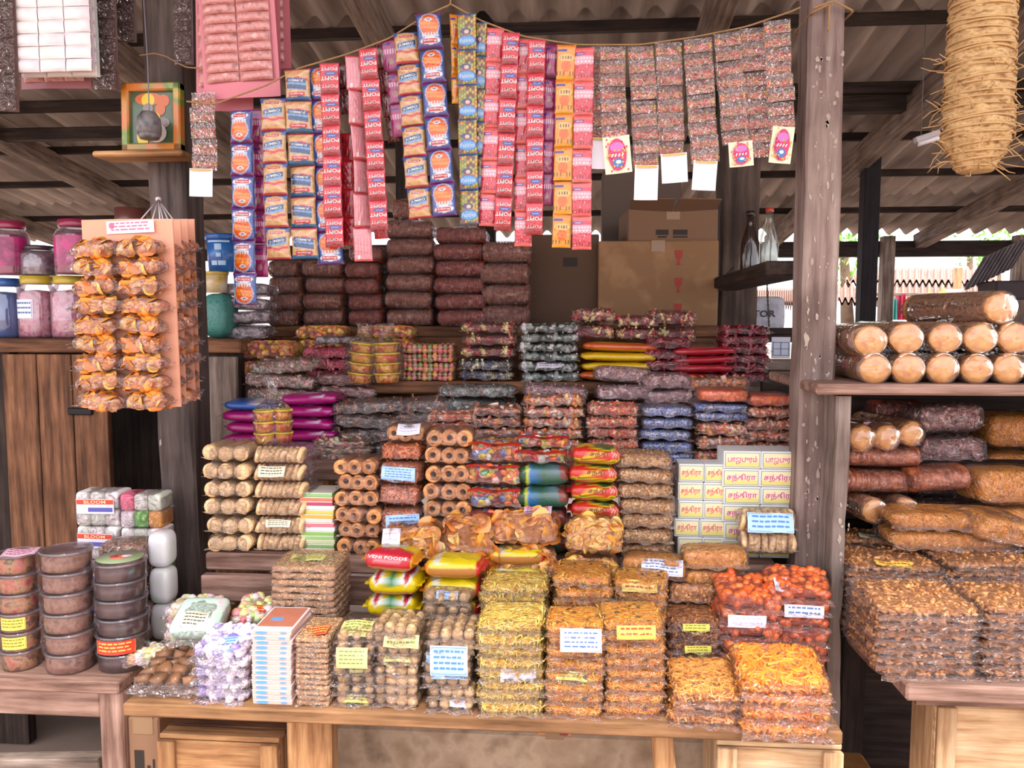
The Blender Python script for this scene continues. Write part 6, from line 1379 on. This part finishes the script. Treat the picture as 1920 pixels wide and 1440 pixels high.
sheet_card('dull pink card showing below the white sachet sheets', 40, 170, 168, 2.12, '#a87078', 3, 10, -130, 'pink', 0)
for lb, px0, px1, pyb, Y, n in (('clear strip of dark candy cut by the picture edge', -12, 40, 210, 2.0, 9), ('clear dark sachet strip behind the white sheets', 190, 258, 80, 2.2, 5), ('crumpled clear strip hanging beside the framed picture', 182, 226, 170, 2.1, 8), ('dark clear strip beside the grey post', 332, 366, 122, 2.15, 7)):
    sheet_card(lb, px0, px1, pyb, Y, '#5a3c38' if n > 7 else '#6a5a58', 1, n, -100, 'dark', .02, m0=0, bottom=0)
rope('thin dark wire loop dangling in front of the clear sachet strip', [at(200, 0, 2.15), at(202, 18, 2.15), at(225, 20, 2.15), at(233, 35, 2.15), at(222, 52, 2.15), at(214, 60, 2.15)], .0015, solid('#2a262c', .5), 'wire', 'wire')

# framed picture on its ledge
a, b = at(225, 283, 2.12), at(332, 150, 2.12); w = b.x - a.x; h = b.z - a.z
board('picture_ledge', 'thin brown ledge nailed to the grey post under the framed picture', 'ledge', (at(272, 290, 2.15).x, 2.15, a.z - .009), (pxm(175, 2.15), .09, .016), WD_WARM)
t = thing('framed_picture', 'small framed devotional picture in green and gold on the ledge', 'picture', ((a.x + b.x) / 2, 2.14, a.z), (-.04, 0, 0))
g = G(); f = w * .13
for x, z, sx, sz in ((-w / 2 + f / 2, h / 2, f, h), (w / 2 - f / 2, h / 2, f, h), (0, f / 2, w, f), (0, h - f / 2, w, f)): g.box((x, 0, z), (sx, .03, sz), 0, b=.004)
g.obj('frame', mottled(['#3a6a2c', '#b8862c', '#c8702a', '#5a8a34', '#c89a3c'], 9, .35, .6, .1), t)
g = G(); g.box((0, .002, h / 2), (w - f * 1.6, .006, h - f * 1.6)); g.obj('print', solid('#3f5a3c', .35, .6, var=.3, bscale=30), t)
g = G(); pw, ph = w - 2 * f, h - 2 * f; fy = -.0018
def el(cx, cz, a_, b_, mi, n=18): g.add([(cx * pw + a_ * pw * math.cos(6.283 * q / n), fy - .0004 * g.n / 40, f + cz * ph + b_ * ph * math.sin(6.283 * q / n)) for q in range(n)], [tuple(range(n))], mi, False)
el(-.08, .86, .32, .12, 1); el(-.1, .84, .15, .13, 0); el(.25, .82, .14, .12, 1); el(-.1, .68, .12, .1, 2); el(.18, .66, .12, .12, 1); el(-.02, .5, .2, .12, 0); el(-.28, .42, .09, .1, 3); el(.24, .40, .16, .1, 2); el(-.22, .15, .14, .22, 0); el(.1, .2, .22, .18, 3)
g.obj('painted_figure', [solid('#d8c02a', .4, .5), solid('#c8642a', .4, .5), solid('#8a7a78', .4, .5), solid('#c8c0b8', .4, .5)], t)
g = G(); V, F = lathe([(.001, 0), (.030, .0), (.032, .02), (.029, .042), (.018, .058), (.001, .062)], 20); g.add(V, F); V, F = lathe([(.024, -.012), (.03, 0)], 20); g.add(V, F)
a = at(280, 252, 2.08); tag(g.obj('hanging_bulb_cap', mottled(['#5a5658', '#7a7678', '#4a4648'], 40, .5, .3), loc=tuple(a)), 'grey dome lamp holder hanging on a wire before the framed picture', 'lamp holder')
rope('grey wire hanging down in front of the grey post to the lamp holder', [at(268, -20, 2.1), at(272, 40, 2.09), at(277, 120, 2.085), at(279, 190, 2.08), at(280, 214, 2.08)], .0016, solid('#77707a', .4), 'wire', 'wire')
rope('jute twine tied around the grey post above the framed picture', [at(262, 104, 2.17), at(290, 100, 2.16), at(312, 106, 2.165), at(332, 118, 2.15), at(350, 126, 2.08), at(372, 128, 2.04)], .002, JUTE)

# salmon snack cards
def snack_card(label, px0, px1, pyt, pyb, Y, front, seed):
    a, b = at(px0, pyt, Y), at(px1, pyb, Y); w = b.x - a.x; h = a.z - b.z
    t = thing('snack_card', label, 'snack card', ((a.x + b.x) / 2, Y, a.z), (0, random.Random(seed).uniform(-.01, .01), 0), 'salmon snack cards')
    g = G(); V, F, *_ = gridf(lambda u, v: ((u - .5) * w, .005 * np.sin(u * 4 + seed) + .006 * v, -v * h), 10, 14); g.add(V, F)
    V, F, *_ = gridf(lambda u, v: ((.5 - u) * w, .003 + .005 * np.sin((1 - u) * 4 + seed) + .006 * v, -v * h), 10, 14); g.add(V, F); g.obj('backing_card', solid('#e0a184', .65, .1, var=.05, bscale=7), t)
    cols = (-.29, .22) if front else (.30,)
    ny = 9; ph = h * .9 / ny
    for c, cx in enumerate(cols):
        for j in range(ny):
            r = random.Random(seed * 50 + c * 10 + j); pw = w * .50
            o = thing('pouch', '', '') if False else put('chip_pouch', film_mesh(q3(pw * 1.04), .05, q3(ph * .92), j % 3, .006, .8, .6, 'hazy', .012), t, (cx * w + r.uniform(-.006, .006), -.026, -h * .115 - ph * (j + .45)), (r.uniform(-.12, .12), r.uniform(-.12, .12), r.uniform(-.08, .08)))
            k = ('pouchchips', q3(pw), q3(ph), (j + c) % 4)
            if k not in _T:
                rng = np.random.RandomState((j + c) % 4 + 20); g = G(); V, F = supere(pw * .82, .03, ph * .66, .8, .7, 20, 8); g.add(V, F, 0)
                P, Nn = se_sample(pw * .80, .034, ph * .66, .8, .7, 40, rng, .3); scatter(g, [t_disc(.7, q, 10) for q in range(4)], P, Nn, .0155, rng, 1, .35); _T[k] = g.mesh('chips', [solid('#c86a1c', .5), island(['#cc7420', '#e29a3e', '#b85c18', '#d88830', '#e8ae58'], .35, .6)])
            stuff(put('chips', _T[k], o))
    return t, w, h
for i, (x0, x1, yt, yb, Y) in enumerate(((200, 376, 412, 748, 1.96), (190, 364, 413, 752, 1.90), (178, 350, 414, 757, 1.83), (152, 334, 412, 764, 1.74))):
    t, w, h = snack_card('%s salmon card of crisps in small pouches, hanging on white strings' % ('Rearmost', 'Third', 'Second', 'Foremost')[i] if i < 3 else 'Foremost salmon card of crisps with a printed header slip, hanging on white strings', x0, x1, yt, yb, Y, i == 3, i)
    if i == 3:
        g = G(); lw, lh = pxm(95, Y), pxm(24, Y); fn = lambda x, y, lift: (.012 + x, 0 * x - .007 - lift, -.004 - y)
        label_geo(g, lw, lh, fn, 4, None, 3, False)
        nn = 14; g.add([(.012 - lw * .39 + lh * .2 * math.cos(6.283 * q / nn), -.0085, -.004 - lh * .36 + lh * .24 * math.sin(6.283 * q / nn)) for q in range(nn)], [tuple(range(nn))], 1, False)
        g.obj('header_slip', [solid('#e8d4e0', .5, .2), solid('#c86a90', .6)], t, rot=(0, -.03, 0))
nail = at(297, 374, 2.17)
g = G()
for i, (px, Y) in enumerate(((262, 1.74), (285, 1.83), (306, 1.83), (316, 1.90), (326, 1.96), (300, 1.74))):
    V, F = tube([tuple(nail), tuple((nail + at(px, 414, Y)) / 2), tuple(at(px, 414, Y))], .0016, 5); g.add(V, F)
V, F = ico(1); g.add(V * .009 + np.array(nail), F)
tag(g.obj('string_bundle', solid('#dcd4d8', .7)), 'white strings knotted on a nail, carrying the salmon snack cards', 'string')

# straw-wrapped bundle hanging from the roof
a, b = at(1846, -60, 1.7), at(1846, 322, 1.7)
t = thing('straw_bundle', 'long straw-wrapped bundle bound with twine hanging from the roof', 'straw bundle', (a.x, 1.7, b.z)); h = a.z - b.z; r0 = pxm(51, 1.7)
g = G(); nz, nn = 60, 36; V = []
rr = np.random.RandomState(3)
for i in range(nz):
    s = i / (nz - 1); r = r0 * (.55 + .5 * min(1, s * 6)) if s < .16 else r0 * (1.05 - .14 * (s - .16))
    for k in range(nn):
        an = 6.283 * k / nn; q = r * (1 + .045 * math.sin(an * 5 + s * 40) + .05 * ((s * 14 + .5 * math.sin(an)) % 1) + rr.uniform(-.02, .02)); V.append((q * math.cos(an), q * math.sin(an), s * h))
F = [(i * nn + k, i * nn + (k + 1) % nn, (i + 1) * nn + (k + 1) % nn, (i + 1) * nn + k) for i in range(nz - 1) for k in range(nn)] + [tuple(range(nn - 1, -1, -1)), tuple((nz - 1) * nn + k for k in range(nn))]
g.add(V, F); g.obj('straw_wrap', mottled(['#7d5a38', '#b08c5c', '#c8a878', '#94703f'], 60, .85, 0, .9, stretch=(1, 1, 2.5)), t)
TW = solid('#c09a68', .85, var=.2)
g = G()
for k in range(26):
    s0 = .02 + .036 * k; ph = rr.uniform(0, 6.28); tl = rr.uniform(-.05, .05); q = np.linspace(0, 6.283, 22); s = s0 + tl / 2 * np.sin(q + ph)
    r = np.where(s < .16, r0 * (.55 + .5 * np.clip(s * 6, 0, 1)), r0 * (1.05 - .14 * (s - .16))) * 1.07
    V, F = tube(np.stack([r * np.cos(q), r * np.sin(q), s * h], 1), .0022, 5); g.add(V, F)
g.obj('twine', TW, t)
g = G()
for k in range(90):
    s = rr.uniform(0, .6); an = rr.uniform(2.6, 6.9); r = r0 * (.6 + .5 * min(1, s * 6)); p = np.array([r * math.cos(an), r * math.sin(an), s * h]); dv = np.array([math.cos(an) * rr.uniform(.3, 1), math.sin(an) * .5, rr.uniform(-.8, .5)]); dv *= rr.uniform(.02, .05) / np.linalg.norm(dv)
    V, F = tube([p, p + dv * .6 + rr.normal(size=3) * .003, p + dv], [.0014, .001, .0006], 4); g.add(V, F)
stuff(g.obj('loose_straw', TW, t))

# fluorescent batten under the far roof
a, b = at(1720, 262, 3.2), at(1786, 240, 3.2); t = thing('tube_light', 'short white tube light fixed slantwise under the far roof', 'light', tuple((a + b) / 2)); d = (b - a); an = -math.atan2(d.z, d.x)
g = G(); g.box((0, 0, 0), (d.length + .02, .03, .022), b=.003, rot=(0, an, 0)); g.obj('batten', solid('#b8b2b4', .5), t)
g = G(); V, F = tube([(-d.length / 2 * math.cos(an), -.012, -.02 + d.length / 2 * math.sin(an)), (d.length / 2 * math.cos(an), -.012, -.02 - d.length / 2 * math.sin(an))], .009, 10); g.add(V, F); g.obj('tube', solid('#f4eef4', .2, .6), t)
g = G()
for s_ in (-.4, .4):
    V, F = tube([(d.x * s_, 0, d.z * s_), (d.x * s_, 0, roof_z(3.2) + .06 - (a.z + b.z) / 2)], .0015, 5); g.add(V, F)
g.obj('hanger_wire', solid('#6a666a', .5), t)

# ---------------------------------------------------------------- the market beyond
def patch(name, label, cat, px0, py0, px1, py1, Y, mat, depth=.3, top_dy=0.0):
    a, b = at(px0, py0, Y), at(px1, py1, Y); w, h = b.x - a.x, a.z - b.z
    g = G(); g.box((0, depth / 2, -h / 2), (w, depth, h), b=.01); return tag(g.obj(name, mat, loc=((a.x + b.x) / 2, Y, a.z)), label, cat)
def far_roof(label, px0, px1, pyt, pyb, Yt, Yb, col):
    p = [at(px0, pyt, Yt), at(px1, pyt, Yt), at(px1, pyb, Yb), at(px0, pyb, Yb)]; A = [np.array(q) for q in p]
    def fn(u, v):
        P = (A[0][None] * (1 - u)[:, None] + A[1][None] * u[:, None]) * (1 - v)[:, None] + (A[3][None] * (1 - u)[:, None] + A[2][None] * u[:, None]) * v[:, None]
        return P[:, 0], P[:, 1], P[:, 2] + .03 * np.sin(u * 150)
    g = G(); V, F, *_ = gridf(fn, 300, 4); g.add(V, F); V2 = V - np.array([0, 0, .04]); g.add(V2, F[:, ::-1]); return tag(g.obj('far_roof', mottled(col, 3, .9, 0, .1)), label, 'roof')
far_roof('pinkish corrugated roof of the stall across the lane', 1585, 1870, 503, 528, 13.0, 10.5, ['#8a6a60', '#b8958a', '#a07a6c'])
far_roof('lower brown corrugated roof of the stall across the lane', 1570, 1860, 535, 562, 10.0, 8.6, ['#7d6258', '#a88a7e', '#8f7468'])
far_roof('low corrugated roof seen under the bottle shelf', 1400, 1500, 540, 570, 9.5, 8.0, ['#a08074', '#c0a094', '#b08e80'])
patch('tarpaulin', 'dark hanging tarpaulin under the far stall roof', 'tarpaulin', 1666, 530, 1850, 575, 10.6, mottled(['#5a5054', '#7a6e70', '#94868a'], 4, .8, 0, .3), .4)
g = G(); Yb = 4.6; a, b = at(1846, 482, Yb), at(1930, 545, Yb); w = b.x - a.x; h = a.z - b.z
V, F, *_ = gridf(lambda u, v: ((u - .5) * w - .1 * v, .02 * np.sin(u * 60), -h * v + .12 * u), 60, 4); g.add(V, F)
tag(g.obj('metal_sheet', mottled(['#5a5254', '#8a8084', '#6e6668'], 8, .6, .1, .2), loc=((a.x + b.x) / 2, Yb, a.z)), 'grey corrugated metal sheet hanging above the far biscuit rolls', 'metal sheet')
patch('awning', 'dark awning edge above the lone biscuit roll', 'awning', 1868, 526, 1935, 562, 4.4, solid('#3d3438', .8, var=.2), .2)
CL = [('teal', '#5aa8a4', 1668, 560, 1682, 600), ('crimson', '#c83a58', 1685, 552, 1698, 600), ('cream', '#d8c8c8', 1700, 566, 1716, 600), ('rose', '#c87a90', 1717, 560, 1724, 604)]
for nm, c, x0, y0, x1, y1 in CL:
    a, b = at(x0, y0, 8.2), at(x1, y1, 8.2); g = G(); w, h = b.x - a.x, a.z - b.z
    V, F, *_ = gridf(lambda u, v: ((u - .5) * w * (.7 + .3 * v), .04 * np.sin(u * 14), -v * h), 24, 6); g.add(V, F); V, F, *_ = gridf(lambda u, v: ((.5 - u) * w * (.7 + .3 * v), .06 + .04 * np.sin(u * 14), -v * h), 24, 6); g.add(V, F)
    tag(g.obj('hanging_cloth', solid(c, .8, var=.15), loc=((a.x + b.x) / 2, 8.2, a.z)), '%s cloth hanging in the stall across the lane' % nm, 'cloth', None)
board('rail', 'thin rail carrying the hanging cloths across the lane', 'rail', (at(1696, 556, 8.2).x, 8.22, at(1696, 552, 8.2).z), (.6, .03, .03), WD_GREY)
for x_ in (-.33, .33): board('rail_post', '%s thin post holding the rail of hanging cloths across the lane' % ('nearer', 'farther')[x_ > 0], 'post', (at(1696, 556, 8.2).x + x_, 8.24, at(1696, 552, 8.2).z / 2), (.03, .03, at(1696, 552, 8.2).z), WD_GREY, 'z')
for i, (px, py, rr_) in enumerate(((1742, 566, 12), (1768, 560, 8))):
    a = at(px, py, 8.6); g = G(); V, F = lathe([(.001, -.1), (rr_ * .007, -.07), (rr_ * .008, .0), (rr_ * .004, .07), (.01, .1), (.008, .14)], 16); g.add(V, F)
    tag(g.obj('hanging_basket', mottled(['#a8903c', '#c8b460', '#8a7434'], 30, .8), loc=tuple(a)), ('larger yellow basket hanging in the stall across the lane', 'smaller yellow basket hanging in the stall across the lane')[i], 'basket')
patch('signboard', 'white and red board on the pale post across the lane', 'sign', 1774, 542, 1810, 560, 9.0, solid('#e0b8b8', .6), .05)
rough_post('wooden_post', 'pale post of the stall across the lane', at(1792, 560, 9.2).x, at(1802, 560, 9.2).x, 9.2, .08, 0, at(1796, 502, 9.2).z, WD_PALE, 4)
patch('back_wall_board', 'dark stall wall across the lane behind the cloths', 'stall wall', 1726, 556, 1850, 640, 10.4, solid('#4a4048', .9, var=.3, bscale=2), .2)
LEAF = island(['#4a9a2a', '#6ac03a', '#8ad85a', '#3a7a24', '#a0e070'], .5, .2)
def foliage(label, px, py, Y, r, n, seed):
    rng = np.random.RandomState(seed); a = np.array(at(px, py, Y)); t = thing('tree', label, 'tree', (a[0], Y, 0)); g = G()
    P = rng.normal(size=(n, 3)) * r * np.array([.6, .5, .5]) + np.array([0, 0, a[2]]); Nn = rng.normal(size=(n, 3)); Nn /= np.linalg.norm(Nn, axis=1)[:, None]
    scatter(g, [(np.array([(-.5, 0, 0), (0, -.22, .05), (.5, 0, 0), (0, .22, .05)]), np.array([(0, 1, 2, 3)]))], P, Nn, r * .22, rng, 0, .2); stuff(g.obj('foliage', LEAF, t))
    g = G(); V, F = tube([(0, 0, 0), (.1, 0, a[2] * .5), (0, 0, a[2])], [.14, .1, .05], 8); g.add(V, F); g.obj('trunk', mottled(['#5a4636', '#7a6450'], 8, .9, 0, .5), t)
foliage('bright green tree seen between the posts beyond the market roof', 1582, 460, 11, .42, 420, 1)
foliage('light green tree high above the far market roof', 1868, 452, 16, .55, 160, 2)
foliage('sparse tree beyond the far market roof', 1818, 470, 17, .35, 60, 4)
rope('thin white cord hanging under the far roof', [at(1612, 462, 6.57), at(1608, 520, 6.57), at(1604, 560, 6.57)], .006, solid('#d8d0d8', .6), 'cord', 'cord')
